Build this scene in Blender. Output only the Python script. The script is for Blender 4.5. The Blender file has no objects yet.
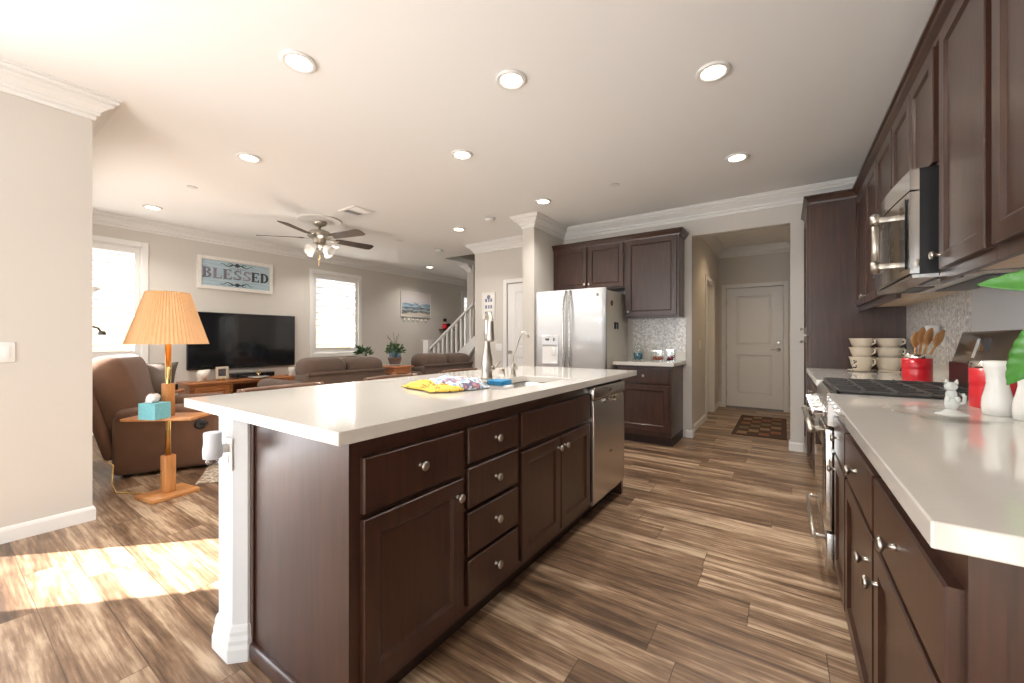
import bpy, bmesh, math, random
from mathutils import Vector, Matrix
random.seed(7)
PI = math.pi
scene = bpy.context.scene
COL = scene.collection

# ------------------------------------------------------------------ camera
cam_data = bpy.data.cameras.new('camera'); cam = bpy.data.objects.new('camera', cam_data); COL.objects.link(cam)
cam_data.sensor_width = 36.0; cam_data.lens = 36.0 * 400 / 1024; cam_data.shift_y = -1.5 / 1024
cam_data.clip_start = 0.02
cam.location = (0, 0, 1.16); cam.rotation_euler = (PI / 2, 0, math.atan(272 / 400))
scene.camera = cam
# ------------------------------------------------------------------ world, sun, window daylight, living room fill, exposure
scene.view_settings.view_transform = 'Standard'; scene.view_settings.look = 'None'
scene.view_settings.exposure = 0.0; scene.view_settings.gamma = 1.0; scene.view_settings.use_curve_mapping = False
world = bpy.data.worlds.new('world'); scene.world = world; world.use_nodes = True
world.node_tree.nodes['Background'].inputs[0].default_value = (0.98, 0.99, 1.0, 1)
world.node_tree.nodes['Background'].inputs[1].default_value = 1.15
def sun_lamp():
    l = bpy.data.lights.new('sun', 'SUN'); l.energy = 42.0; l.angle = math.radians(0.6); l.color = (1, .98, .95)
    o = bpy.data.objects.new('sun', l); COL.objects.link(o)
    el = math.radians(37)
    d = Vector((math.cos(el) * math.cos(math.radians(45.5)), math.cos(el) * math.sin(math.radians(45.5)), -math.sin(el)))
    o.rotation_euler = d.to_track_quat('-Z', 'Y').to_euler(); o.location = (-8, -6, 8)
def window_light(name, loc, direction, sx, sy, watts, color=(0.95, 0.97, 1.0)):
    l = bpy.data.lights.new(name, 'AREA'); l.shape = 'RECTANGLE'; l.size = sx; l.size_y = sy; l.energy = watts; l.color = color
    o = bpy.data.objects.new(name, l); COL.objects.link(o); o.location = loc
    o.rotation_euler = Vector(direction).to_track_quat('-Z', 'Y').to_euler()
sun_lamp()
window_light('daylight_rear', (-1.6, -2.86, 1.25), (0, 1, .22), 3.0, 2.0, 104, (0.88, 0.94, 1.0))
window_light('daylight_patio_door', (-3.86, -0.45, 1.05), (1, 0, .04), 0.88, 1.9, 54, (0.82, 0.91, 1.0))
window_light('fill_living', (-5.3, .44, 1.55), (0, 1, -.1), 1.7, 1.2, 15, (0.95, 0.97, 1.0))  # added fill lamp for the living room, outside an invented window
DOWNLIGHT_W = 11.0
DOWNLIGHT_COLOR = (1.0, 0.95, 0.89)
CEIL = 2.72

# ------------------------------------------------------------------ materials
def new_mat(name):
    m = bpy.data.materials.new(name); m.use_nodes = True
    nt = m.node_tree; return m, nt, nt.nodes['Principled BSDF']
def setp(b, **k):
    names = {'color': 'Base Color', 'rough': 'Roughness', 'metal': 'Metallic', 'trans': 'Transmission Weight', 'ior': 'IOR',
             'coat': 'Coat Weight', 'emit': 'Emission Color', 'estr': 'Emission Strength', 'sheen': 'Sheen Weight', 'spec': 'Specular IOR Level',
             'sss': 'Subsurface Weight', 'aniso': 'Anisotropic', 'alpha': 'Alpha'}
    for n, v in k.items():
        s = b.inputs[names[n]]
        s.default_value = (*v, 1) if isinstance(v, (tuple, list)) and len(v) == 3 else v
def M(name, color, rough=.5, metal=0., noise=0., nscale=30., bump=0., bscale=200., **k):
    m, nt, b = new_mat(name); setp(b, color=color, rough=rough, metal=metal, **k)
    tc = nt.nodes.new('ShaderNodeTexCoord')
    if noise:
        nz = nt.nodes.new('ShaderNodeTexNoise'); nz.inputs['Scale'].default_value = nscale; nz.inputs['Detail'].default_value = 4
        nt.links.new(tc.outputs['Object'], nz.inputs['Vector'])
        mx = nt.nodes.new('ShaderNodeMix'); mx.data_type = 'RGBA'
        mx.inputs[6].default_value = (*[c * (1 - noise) for c in color], 1); mx.inputs[7].default_value = (*[min(1, c * (1 + noise)) for c in color], 1)
        nt.links.new(nz.outputs[0], mx.inputs[0]); nt.links.new(mx.outputs[2], b.inputs['Base Color'])
    if bump:
        n2 = nt.nodes.new('ShaderNodeTexNoise'); n2.inputs['Scale'].default_value = bscale; n2.inputs['Detail'].default_value = 3
        nt.links.new(tc.outputs['Object'], n2.inputs['Vector'])
        bp = nt.nodes.new('ShaderNodeBump'); bp.inputs['Strength'].default_value = bump; bp.inputs['Distance'].default_value = .004
        nt.links.new(n2.outputs[0], bp.inputs['Height']); nt.links.new(bp.outputs[0], b.inputs['Normal'])
    return m
def wood(name, dark, light, rough=.35, scale=(22, 22, 1.6), coat=0., contrast=(.3, .7)):
    m, nt, b = new_mat(name); setp(b, rough=rough, coat=coat)
    if coat: b.inputs['Coat Roughness'].default_value = .36
    tc = nt.nodes.new('ShaderNodeTexCoord'); mp = nt.nodes.new('ShaderNodeMapping'); mp.inputs['Scale'].default_value = scale
    nz = nt.nodes.new('ShaderNodeTexNoise'); nz.inputs['Scale'].default_value = 2.2; nz.inputs['Detail'].default_value = 7; nz.inputs['Distortion'].default_value = .35
    n3 = nt.nodes.new('ShaderNodeTexNoise'); n3.inputs['Scale'].default_value = 3.0; n3.inputs['Detail'].default_value = 2
    ad = nt.nodes.new('ShaderNodeMath'); ad.operation = 'MULTIPLY_ADD'; ad.inputs[1].default_value = .45
    rp = nt.nodes.new('ShaderNodeValToRGB'); rp.color_ramp.elements[0].position = contrast[0] + .2; rp.color_ramp.elements[1].position = contrast[1] + .2
    rp.color_ramp.elements[0].color = (*dark, 1); rp.color_ramp.elements[1].color = (*light, 1)
    L = nt.links.new
    L(tc.outputs['Object'], mp.inputs['Vector']); L(mp.outputs[0], nz.inputs['Vector']); L(tc.outputs['Object'], n3.inputs['Vector'])
    L(n3.outputs[0], ad.inputs[0]); L(nz.outputs[0], ad.inputs[2]); L(ad.outputs[0], rp.inputs[0]); L(rp.outputs[0], b.inputs['Base Color'])
    return m
def floor_material():
    m, nt, b = new_mat('plank_floor'); L = nt.links.new
    N = lambda t: nt.nodes.new('ShaderNode' + t)
    def math_(op, a, c=None):
        n = N('Math'); n.operation = op
        for i, v in ((0, a), (1, c)):
            if v is None: continue
            if isinstance(v, (int, float)): n.inputs[i].default_value = v
            else: L(v, n.inputs[i])
        return n.outputs[0]
    W, LEN = .178, 1.22
    tc = N('TexCoord'); sp = N('SeparateXYZ'); L(tc.outputs['Object'], sp.inputs[0])
    ry = math_('DIVIDE', sp.outputs['Y'], W); row = math_('FLOOR', ry)
    wn = N('TexWhiteNoise'); wn.noise_dimensions = '1D'; L(row, wn.inputs['W'])
    rx = math_('ADD', math_('DIVIDE', sp.outputs['X'], LEN), math_('MULTIPLY', wn.outputs['Value'], 7.3)); col = math_('FLOOR', rx)
    cb = N('CombineXYZ'); L(row, cb.inputs[0]); L(col, cb.inputs[1])
    w2 = N('TexWhiteNoise'); w2.noise_dimensions = '2D'; L(cb.outputs[0], w2.inputs['Vector'])
    # grain: stretched noise, offset per plank
    gx = N('CombineXYZ'); L(math_('MULTIPLY', sp.outputs['X'], .8), gx.inputs[0])
    L(math_('MULTIPLY', sp.outputs['Y'], 13.0), gx.inputs[1]); L(math_('MULTIPLY', w2.outputs['Value'], 40.0), gx.inputs[2])
    n1 = N('TexNoise'); n1.inputs['Scale'].default_value = 1.0; n1.inputs['Detail'].default_value = 6; n1.inputs['Roughness'].default_value = .62; n1.inputs['Distortion'].default_value = .7
    L(gx.outputs[0], n1.inputs['Vector'])
    gx2 = N('CombineXYZ'); L(math_('MULTIPLY', sp.outputs['X'], 5.0), gx2.inputs[0])
    L(math_('MULTIPLY', sp.outputs['Y'], 90.0), gx2.inputs[1]); L(math_('MULTIPLY', w2.outputs['Value'], 11.0), gx2.inputs[2])
    n2 = N('TexNoise'); n2.inputs['Scale'].default_value = 1.0; n2.inputs['Detail'].default_value = 3; L(gx2.outputs[0], n2.inputs['Vector'])
    gx3 = N('CombineXYZ'); L(math_('MULTIPLY', sp.outputs['X'], 3.0), gx3.inputs[0])
    L(math_('MULTIPLY', sp.outputs['Y'], 9.0), gx3.inputs[1]); L(math_('MULTIPLY', w2.outputs['Value'], 23.0), gx3.inputs[2])
    n3 = N('TexNoise'); n3.inputs['Scale'].default_value = 1.0; n3.inputs['Detail'].default_value = 5; n3.inputs['Roughness'].default_value = .7; L(gx3.outputs[0], n3.inputs['Vector'])
    v = math_('ADD', math_('MULTIPLY', n1.outputs[0], 1.25), math_('MULTIPLY', n2.outputs[0], .55))
    v = math_('ADD', v, math_('MULTIPLY', n3.outputs[0], .55)); v = math_('SUBTRACT', v, .43)
    v = math_('ADD', v, math_('MULTIPLY', math_('SUBTRACT', w2.outputs['Value'], .5), .22))
    rp = N('ValToRGB'); e = rp.color_ramp.elements
    e[0].position = .40; e[0].color = (.060, .034, .020, 1); e[1].position = 1.0; e[1].color = (.50, .375, .255, 1)
    for p, c in ((.54, (.105, .060, .034)), (.68, (.180, .107, .062)), (.80, (.268, .170, .103)), (.90, (.39, .272, .178))):
        x = e.new(p); x.color = (*c, 1)
    L(v, rp.inputs[0])
    # dark joints
    fy = math_('FRACT', ry); fx = math_('FRACT', rx)
    ey = math_('MINIMUM', fy, math_('SUBTRACT', 1.0, fy)); ex = math_('MINIMUM', fx, math_('SUBTRACT', 1.0, fx))
    j = math_('MAXIMUM', math_('LESS_THAN', ey, .009), math_('LESS_THAN', ex, .0014))
    mx = N('Mix'); mx.data_type = 'RGBA'; L(math_('MULTIPLY', j, .65), mx.inputs[0]); L(rp.outputs[0], mx.inputs[6]); mx.inputs[7].default_value = (.03, .018, .01, 1)
    L(mx.outputs[2], b.inputs['Base Color']); 
    bp = N('Bump'); bp.inputs['Strength'].default_value = .25; bp.inputs['Distance'].default_value = .002; L(n2.outputs[0], bp.inputs['Height']); L(bp.outputs[0], b.inputs['Normal'])
    setp(b, rough=.36); return m
def tile_material():
    m, nt, b = new_mat('mosaic_tile'); L = nt.links.new; N = lambda t: nt.nodes.new('ShaderNode' + t)
    tc = N('TexCoord'); vo = N('TexVoronoi'); vo.inputs['Scale'].default_value = 62; L(tc.outputs['Object'], vo.inputs['Vector'])
    rp = N('ValToRGB'); rp.color_ramp.elements[0].color = (.52, .51, .49, 1); rp.color_ramp.elements[1].color = (.92, .91, .88, 1)
    sp = N('SeparateXYZ'); L(vo.outputs['Color'], sp.inputs[0]); L(sp.outputs[0], rp.inputs[0]); L(rp.outputs[0], b.inputs['Base Color'])
    bp = N('Bump'); bp.inputs['Strength'].default_value = .5; bp.inputs['Distance'].default_value = .003; L(sp.outputs[1], bp.inputs['Height']); L(bp.outputs[0], b.inputs['Normal'])
    setp(b, rough=.22); return m
def glass_mat(name, color=(1, 1, 1), rough=0.0, ior=1.45):
    m, nt, b = new_mat(name); setp(b, color=color, rough=rough, trans=1.0, ior=ior)
    tc = nt.nodes.new('ShaderNodeTexCoord'); nz = nt.nodes.new('ShaderNodeTexNoise'); nz.inputs['Scale'].default_value = 9
    bp = nt.nodes.new('ShaderNodeBump'); bp.inputs['Strength'].default_value = .02
    nt.links.new(tc.outputs['Object'], nz.inputs['Vector']); nt.links.new(nz.outputs[0], bp.inputs['Height']); nt.links.new(bp.outputs[0], b.inputs['Normal'])
    return m
def pane_mat(name='window_glass', k=.35, k0=.03, tint=(1, 1, 1)):
    m = bpy.data.materials.new(name); m.use_nodes = True; nt = m.node_tree
    nt.nodes.remove(nt.nodes['Principled BSDF']); out = nt.nodes['Material Output']
    t = nt.nodes.new('ShaderNodeBsdfTransparent'); g = nt.nodes.new('ShaderNodeBsdfGlossy'); g.inputs['Roughness'].default_value = .02
    fr = nt.nodes.new('ShaderNodeLayerWeight'); fr.inputs[0].default_value = .15; ml = nt.nodes.new('ShaderNodeMath'); ml.operation = 'MULTIPLY_ADD'
    ml.inputs[1].default_value = k; ml.inputs[2].default_value = k0; mx = nt.nodes.new('ShaderNodeMixShader'); t.inputs[0].default_value = (*tint, 1)
    nt.links.new(fr.outputs[1], ml.inputs[0]); nt.links.new(ml.outputs[0], mx.inputs[0]); nt.links.new(t.outputs[0], mx.inputs[1]); nt.links.new(g.outputs[0], mx.inputs[2]); nt.links.new(mx.outputs[0], out.inputs[0])
    return m
def emit_mat(name, color, s):
    m, nt, b = new_mat(name); setp(b, color=(.9, .9, .9), emit=color, estr=s, rough=.5); return m
def ramp_mat(name, stops, axis=2, scale=1.0, rough=.6, noise=.15, nscale=6., stretch=(1, 1, 1), const=False):
    """colour by noise-warped position: printed pictures and patterned cloth"""
    m, nt, b = new_mat(name); L = nt.links.new; N = lambda t: nt.nodes.new('ShaderNode' + t)
    tc = N('TexCoord'); mp = N('Mapping'); mp.inputs['Scale'].default_value = stretch; L(tc.outputs['Object'], mp.inputs[0])
    nz = N('TexNoise'); nz.inputs['Scale'].default_value = nscale; nz.inputs['Detail'].default_value = 5; L(mp.outputs[0], nz.inputs[0])
    sp = N('SeparateXYZ'); L(tc.outputs['Object'], sp.inputs[0])
    a = N('Math'); a.operation = 'MULTIPLY_ADD'; L(nz.outputs[0], a.inputs[0]); a.inputs[1].default_value = noise
    s = N('Math'); s.operation = 'MULTIPLY'; L(sp.outputs[axis], s.inputs[0]); s.inputs[1].default_value = scale; L(s.outputs[0], a.inputs[2])
    rp = N('ValToRGB'); e = rp.color_ramp.elements
    if const: rp.color_ramp.interpolation = 'CONSTANT'
    e[0].position = stops[0][0]; e[0].color = (*stops[0][1], 1); e[1].position = stops[-1][0]; e[1].color = (*stops[-1][1], 1)
    for p, c in stops[1:-1]:
        x = e.new(p); x.color = (*c, 1)
    L(a.outputs[0], rp.inputs[0]); L(rp.outputs[0], b.inputs['Base Color']); setp(b, rough=rough); return m

WALL = M('wall_paint', (.60, .565, .515), .85, bump=.06, bscale=160)
CEILM = M('ceiling_paint', (.86, .855, .84), .9, bump=.05, bscale=120)
TRIM = M('white_trim_paint', (.77, .755, .73), .42, bump=.02, bscale=60)
DOORW = M('white_door_paint', (.78, .77, .75), .4, bump=.02, bscale=60)
FLOOR = floor_material()
ESP = wood('espresso_wood', (.024, .0085, .0048), (.056, .0200, .0105), .33, coat=.35)
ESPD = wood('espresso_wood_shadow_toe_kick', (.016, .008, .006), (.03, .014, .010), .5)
UNDER = wood('raw_maple_cabinet_underside', (.55, .42, .29), (.70, .56, .41), .5, scale=(4, 30, 4))
QUARTZ = M('pale_quartz', (.66, .628, .58), .09, noise=.03, nscale=90, coat=.3)
STEEL = M('stainless_steel', (.62, .60, .57), .27, 1., noise=.05, nscale=14, aniso=.5)
MIRROR = M('polished_steel', (.72, .69, .64), .12, 1., noise=.04, nscale=8)
NICKEL = M('brushed_nickel', (.50, .465, .41), .30, 1., noise=.05, nscale=60)
CHROME = M('chrome', (.82, .82, .83), .08, 1., noise=.02, nscale=60)
FRIDGEW = M('white_glossy_steel', (.64, .655, .67), .24, .05, noise=.02, nscale=8, coat=.25)
FRIDGES = M('fridge_side_grey', (.60, .57, .49), .45, noise=.03, nscale=20)
BLACKM = M('black_enamel', (.012, .012, .013), .35, noise=.2, nscale=40)
BLACKG = M('black_glass', (.010, .010, .012), .05, coat=.8, noise=.1, nscale=5)
IRON = M('cast_iron', (.06, .057, .054), .40, noise=.3, nscale=60, bump=.2, bscale=300)
BRONZE = M('bronze_glass_panel', (.085, .062, .048), .30, .2, noise=.1, nscale=10, coat=.5)
TILE = tile_material()
PLASTIC = M('white_plastic', (.80, .79, .77), .35, noise=.02, nscale=40)
GREYP = M('grey_plastic', (.22, .22, .22), .4, noise=.05, nscale=40)
OAK = wood('oak_wood', (.42, .165, .045), (.62, .29, .10), .38, scale=(14, 2.0, 14), coat=.2)
OAKV = wood('oak_wood_upright', (.42, .165, .045), (.62, .29, .10), .38, scale=(16, 16, 2), coat=.2)
REDW = wood('reddish_oak_furniture', (.26, .085, .024), (.44, .17, .055), .35, scale=(14, 2.0, 14), coat=.25)
BRASS = M('polished_brass', (.72, .52, .22), .16, 1., noise=.05, nscale=30)
SHADE = M('pleated_cream_shade', (.74, .44, .22), .8, noise=.06, nscale=20)
SHADE.node_tree.nodes['Principled BSDF'].inputs['Subsurface Weight'].default_value = 0
PILE = M('brown_microfibre', (.150, .078, .046), .95, noise=.22, nscale=9, bump=.25, bscale=90, sheen=.12)
PILED = M('grey_brown_microfibre', (.095, .060, .043), .95, noise=.25, nscale=9, bump=.25, bscale=90, sheen=.12)
PILLOW = M('taupe_satin_pillow', (.13, .095, .072), .5, noise=.35, nscale=12, bump=.2, bscale=30)
GLASS = pane_mat('clear_thin_glass', .45, .06, (.97, .985, .98)); PANE = pane_mat()
PLATEG = pane_mat('plate_glass', .22, .015, (.99, 1, .995))
FROST = M('frosted_glass', (.86, .88, .84), .12, alpha=.5, coat=.8)
MILK = M('milk_glass', (.86, .86, .84), .3, noise=.03, nscale=20, emit=(1, .93, .8), estr=.12)
LENS = emit_mat('downlight_lens', (1., .86, .66), 14.0)
RED = M('red_enamel', (.62, .012, .022), .28, noise=.06, nscale=20, coat=.3)
CREAM = M('cream_stoneware', (.66, .575, .45), .32, noise=.05, nscale=40, coat=.3)
PORC = M('white_porcelain', (.84, .82, .78), .25, noise=.02, nscale=30, coat=.4)
SPOON = wood('olive_wood', (.38, .17, .06), (.60, .32, .13), .5, scale=(20, 20, 3))
LEAF = M('glossy_green_leaf', (.060, .235, .030), .35, noise=.35, nscale=18, bump=.3, bscale=40, coat=.2)
LEAFD = M('dark_green_leaf', (.035, .085, .028), .5, noise=.4, nscale=20)
SOIL = M('potting_soil', (.03, .02, .014), .95, noise=.4, nscale=80)
POTC = M('speckled_brown_pot', (.12, .075, .055), .4, noise=.5, nscale=50)
BLUEP = M('blue_plastic', (.010, .20, .42), .45, noise=.1, nscale=40)
TEALBOX = M('turquoise_printed_card', (.20, .55, .63), .55, noise=.22, nscale=60)
TISSUE = M('white_tissue', (.85, .84, .83), .9, noise=.03, nscale=40)
DARKW = wood('dark_walnut_blade', (.045, .026, .018), (.085, .05, .034), .45, scale=(3, 20, 20))
SCREEN = M('tv_screen', (.008, .009, .011), .10, noise=.1, nscale=3, coat=.4)
DISTRESS = M('distressed_white_wood', (.76, .73, .68), .7, noise=.12, nscale=25)
POST = M('pale_post_paint', (.62, .63, .64), .6, bump=.03, bscale=120)
NEIGH = M('neighbour_stucco', (.72, .58, .40), .9, noise=.06, nscale=10)

# ------------------------------------------------------------------ helpers
class MB:
    """collects shapes and links them as ONE mesh object"""
    def __init__(s): s.bm = bmesh.new(); s.mats = []; s.mi = 0
    def use(s, m):
        if m not in s.mats: s.mats.append(m)
        s.mi = s.mats.index(m); return s
    def _mark(s, faces, smooth=False):
        for f in faces: f.material_index = s.mi; f.smooth = smooth
    def poly(s, pts, smooth=False):
        f = s.bm.faces.new([s.bm.verts.new(p) for p in pts]); s._mark([f], smooth); return f
    def box(s, x0, x1, y0, y1, z0, z1, r=0., seg=2, mat=None, F=None, smooth=None):
        T = Matrix.Diagonal((abs(x1 - x0), abs(y1 - y0), abs(z1 - z0), 1)); T.translation = ((x0 + x1) / 2, (y0 + y1) / 2, (z0 + z1) / 2)
        b2 = bmesh.new(); bmesh.ops.create_cube(b2, size=1.0, matrix=T)
        if r: bmesh.ops.bevel(b2, geom=b2.edges[:] , offset=min(r, .49 * min(abs(x1 - x0), abs(y1 - y0), abs(z1 - z0))), segments=seg, profile=.5, affect='EDGES', clamp_overlap=True)
        if mat is not None: bmesh.ops.transform(b2, matrix=mat, verts=b2.verts)
        if F is not None:
            for v in b2.verts: v.co = Vector(F(*v.co))
        s._merge(b2, (r > 0 and seg > 1) if smooth is None else smooth)
    def _merge(s, b2, smooth):
        mp = {}
        for v in b2.verts: mp[v] = s.bm.verts.new(v.co)
        for f in b2.faces:
            try: g = s.bm.faces.new([mp[v] for v in f.verts])
            except ValueError: continue
            g.material_index = s.mi; g.smooth = smooth
        b2.free()
    def loft(s, loops, caps=(True, True), smooth=True, closed=True):
        vs = [[s.bm.verts.new(p) for p in lp] for lp in loops]; n = len(loops[0]); fs = []
        for a, b in zip(vs[:-1], vs[1:]):
            for i in range(n if closed else n - 1):
                j = (i + 1) % n
                fs.append(s.bm.faces.new((a[i], a[j], b[j], b[i])))
        s._mark(fs, smooth)
        if caps[0]: s._mark([s.bm.faces.new(vs[0][::-1])], False)
        if caps[1]: s._mark([s.bm.faces.new(vs[-1])], False)
    def lathe(s, prof, o=(0, 0, 0), axis=(0, 0, 1), seg=24, caps=(True, True), smooth=True, pleat=0., ring=False):
        if ring: prof = list(prof) + [prof[0]]; caps = (False, False)
        ax = Vector(axis).normalized(); u = ax.orthogonal().normalized()
        if abs(ax.z) > .99: u = Vector((1, 0, 0))
        w = ax.cross(u); o = Vector(o); loops = []
        for r, h in prof:
            r = max(r, 1e-4)
            loops.append([o + ax * h + (u * math.cos(2 * PI * i / seg) + w * math.sin(2 * PI * i / seg)) * (r * (1 + (pleat if i % 2 else -pleat))) for i in range(seg)])
        s.loft(loops, caps, smooth)
    def cyl(s, p0, p1, r0, r1=None, seg=16, smooth=True):
        p0 = Vector(p0); d = Vector(p1) - p0; s.lathe([(r0, 0), (r0 if r1 is None else r1, d.length)], p0, d, seg, smooth=smooth)
    def ball(s, c, r, seg=14, rings=9, scale=(1, 1, 1)):
        c = Vector(c); loops = []
        for k in range(1, rings):
            t = PI * k / rings
            loops.append([c + Vector((scale[0] * r * math.sin(t) * math.cos(2 * PI * i / seg), scale[1] * r * math.sin(t) * math.sin(2 * PI * i / seg), -scale[2] * r * math.cos(t))) for i in range(seg)])
        s.loft(loops)
    def tube(s, path, r, seg=10, rs=None):
        path = [Vector(p) for p in path]; n = len(path); loops = []; prev = None
        for i, p in enumerate(path):
            t = (path[min(i + 1, n - 1)] - path[max(i - 1, 0)]).normalized()
            u = (prev - t * prev.dot(t)) if prev is not None else t.orthogonal()
            if u.length < 1e-5: u = t.orthogonal()
            u.normalize(); w = t.cross(u); prev = u; rr = rs[i] if rs else r
            loops.append([p + (u * math.cos(2 * PI * k / seg) + w * math.sin(2 * PI * k / seg)) * rr for k in range(seg)])
        s.loft(loops)
    def prism(s, pts, h0, h1, P=lambda a, b, c: (a, b, c)):
        lo = [P(a, b, h0) for a, b in pts]; hi = [P(a, b, h1) for a, b in pts]; s.loft([lo, hi], smooth=False)
    def sweep(s, prof, path, closed=False):
        """profile (d out from wall to the right of travel, z) along a mitred xy path"""
        pts = [Vector((p[0], p[1])) for p in path]; n = len(pts); loops = []
        for i in range(n):
            def nrm(a, b): d = (b - a).normalized(); return Vector((d.y, -d.x))
            a = nrm(pts[i - 1], pts[i]) if i > 0 or closed else None
            b = nrm(pts[i], pts[(i + 1) % n]) if i < n - 1 or closed else None
            if a is None: m = b
            elif b is None: m = a
            else: m = (a + b) / max(.2, 1 + a.dot(b))
            loops.append([(pts[i].x + m.x * d, pts[i].y + m.y * d, z) for d, z in prof])
        if closed: loops.append(loops[0])
        s.loft(loops, (not closed, not closed), smooth=False)
    def shaker(s, F, u0, u1, w0, w1, t=.02, rail=.056, rec=.010, bev=.012):
        def R(i, n): return [F(u0 + i, w0 + i, n), F(u1 - i, w0 + i, n), F(u1 - i, w1 - i, n), F(u0 + i, w1 - i, n)]
        s.loft([R(0, 0), R(0, t - .003), R(.003, t), R(rail, t), R(rail + bev, t - rec)], smooth=False)
    def slab(s, F, u0, u1, w0, w1, t=.02, ch=.004):
        def R(i, n): return [F(u0 + i, w0 + i, n), F(u1 - i, w0 + i, n), F(u1 - i, w1 - i, n), F(u0 + i, w1 - i, n)]
        s.loft([R(0, 0), R(0, t - ch), R(ch, t)], smooth=False)
    def knob(s, F, u, w, n0=.02):
        o = Vector(F(u, w, n0)); ax = Vector(F(u, w, n0 + 1)) - o
        s.lathe([(.0085, 0), (.006, .003), (.005, .012), (.0065, .016), (.0155, .021), (.0165, .026), (.013, .030), (.006, .032)], o, ax, 16)
    def build(s, name, mat=None, parent=None, recalc=True, mod=None):
        bm = s.bm
        if recalc: bmesh.ops.recalc_face_normals(bm, faces=bm.faces)
        off = Vector((0, 0, 0)); q = parent
        while q is not None: off += Vector(q.location); q = q.parent
        if parent is None and bm.verts:
            xs = [v.co for v in bm.verts]
            off = Vector(((min(v.x for v in xs) + max(v.x for v in xs)) / 2, (min(v.y for v in xs) + max(v.y for v in xs)) / 2, min(v.z for v in xs)))
        for v in bm.verts: v.co -= off
        me = bpy.data.meshes.new(name); bm.to_mesh(me); bm.free()
        for m in (s.mats or [mat]): me.materials.append(m)
        o = bpy.data.objects.new(name, me); COL.objects.link(o)
        if parent is None: o.location = off
        else: o.parent = parent
        if mod: mod(o)
        return o
def bevel_mod(w, seg=2):
    def f(o):
        m = o.modifiers.new('bevel', 'BEVEL'); m.width = w; m.segments = seg; m.limit_method = 'ANGLE'; m.angle_limit = math.radians(40)
    return f
def subsurf(n=2):
    def f(o):
        m = o.modifiers.new('subsurf', 'SUBSURF'); m.levels = n; m.render_levels = n
        for p in o.data.polygons: p.use_smooth = True
    return f
def tag(o, label, cat, group=None, kind=None):
    o['label'] = label; o['category'] = cat
    if group: o['group'] = group
    if kind: o['kind'] = kind
    return o
def thing(name, label, cat, loc=(0, 0, 0), group=None):
    o = bpy.data.objects.new(name, None); COL.objects.link(o); o.location = loc; o.empty_display_size = .1
    return tag(o, label, cat, group)
def struct(mb, name, mat=None, parent=None, mod=None):
    o = mb.build(name, mat, parent, mod=mod)
    if parent is None: o['kind'] = 'structure'
    return o
def sroot(name, loc=(0, 0, 0)):
    o = bpy.data.objects.new(name, None); COL.objects.link(o); o.location = loc; o['kind'] = 'structure'; return o
def copy_tree(o, parent=None):
    c = o.copy(); COL.objects.link(c)
    if parent is not None: c.parent = parent
    for ch in [x for x in bpy.data.objects if x.parent == o]: copy_tree(ch, c)
    return c
def one(name, mat, fn, label, cat, group=None, mod=None):
    mb = MB(); fn(mb); return tag(mb.build(name, mat, mod=mod), label, cat, group)
def child(name, mat, parent, fn, mod=None, label=None):
    mb = MB(); fn(mb); o = mb.build(name, mat, parent, mod=mod)
    if label: o['label'] = label
    return o
def rot_z(a, p=(0, 0, 0)): return Matrix.Translation(p) @ Matrix.Rotation(a, 4, 'Z') @ Matrix.Translation(-Vector(p))

# ------------------------------------------------------------------ the room shell
XW, YB, XR, XL = -6.95, 5.12, .82, -3.69          # living wall, kitchen back wall, range wall, near left wall
mb = MB(); mb.box(-7.1, 1.0, -3.0, 9.6, -.1, 0); struct(mb, 'floor', FLOOR)
mb = MB()
for a in ((XL - .15, XR + .15, -3.0, .46), (-7.1, XR + .15, .46, 5.6), (-7.1, -5.37, 5.6, 9.6), (-4.1, 1.0, 5.6, 9.6), (-5.37, -4.1, 6.92, 9.6)): mb.box(*a, CEIL, CEIL + .1)
struct(mb, 'ceiling', CEILM)
mb = MB()
for a in ((-5.47, -4.0, 5.5, 5.6), (-5.47, -4.0, 6.92, 7.02), (-5.47, -5.37, 5.6, 6.92), (-4.1, -4.0, 5.6, 6.92)): mb.box(*a, CEIL + .1, 5.0)
mb.box(-5.47, -4.0, 5.5, 7.02, 5.0, 5.1); struct(mb, 'wall_stairwell', WALL)
mb = MB()                                                   # near left wall with the patio door opening, then the return of the living room
mb.box(XL - .15, XL, -3.0, -.91, 0, CEIL); mb.box(XL - .15, XL, 0.012, .612, 0, CEIL); mb.box(XL - .15, XL, -.91, .012, 2.05, CEIL)
struct(mb, 'wall_left', WALL)
mb = MB(); mb.box(XW, -6.15, .46, .612, 0, CEIL); mb.box(-4.45, XL - .15, .46, .612, 0, CEIL); mb.box(-6.15, -4.45, .46, .612, 0, .95); mb.box(-6.15, -4.45, .46, .612, 2.15, CEIL); struct(mb, 'wall_living_near', WALL)  # opening left for the added, unseen window
W1, W2, W3 = (.72, 1.60, .92, 2.37), (3.905, 4.82, .92, 2.36), (7.93, 8.72, .92, 2.36)
mb = MB(); ys = [.46]
for w in (W1, W2, W3):
    mb.box(XW - .15, XW, ys[-1], w[0], 0, CEIL); mb.box(XW - .15, XW, w[0], w[1], 0, w[2]); mb.box(XW - .15, XW, w[0], w[1], w[3], CEIL); ys.append(w[1])
mb.box(XW - .15, XW, ys[-1], 9.6, 0, CEIL); struct(mb, 'wall_living', WALL)
mb = MB(); mb.box(XW, -4.1, 9.45, 9.6, 0, CEIL); struct(mb, 'wall_far', WALL)
mb = MB(); mb.box(-4.225, -4.1, 5.24, 9.45, 0, CEIL); struct(mb, 'wall_stair_side', WALL)
PD = (-3.575, -2.80)
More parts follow.
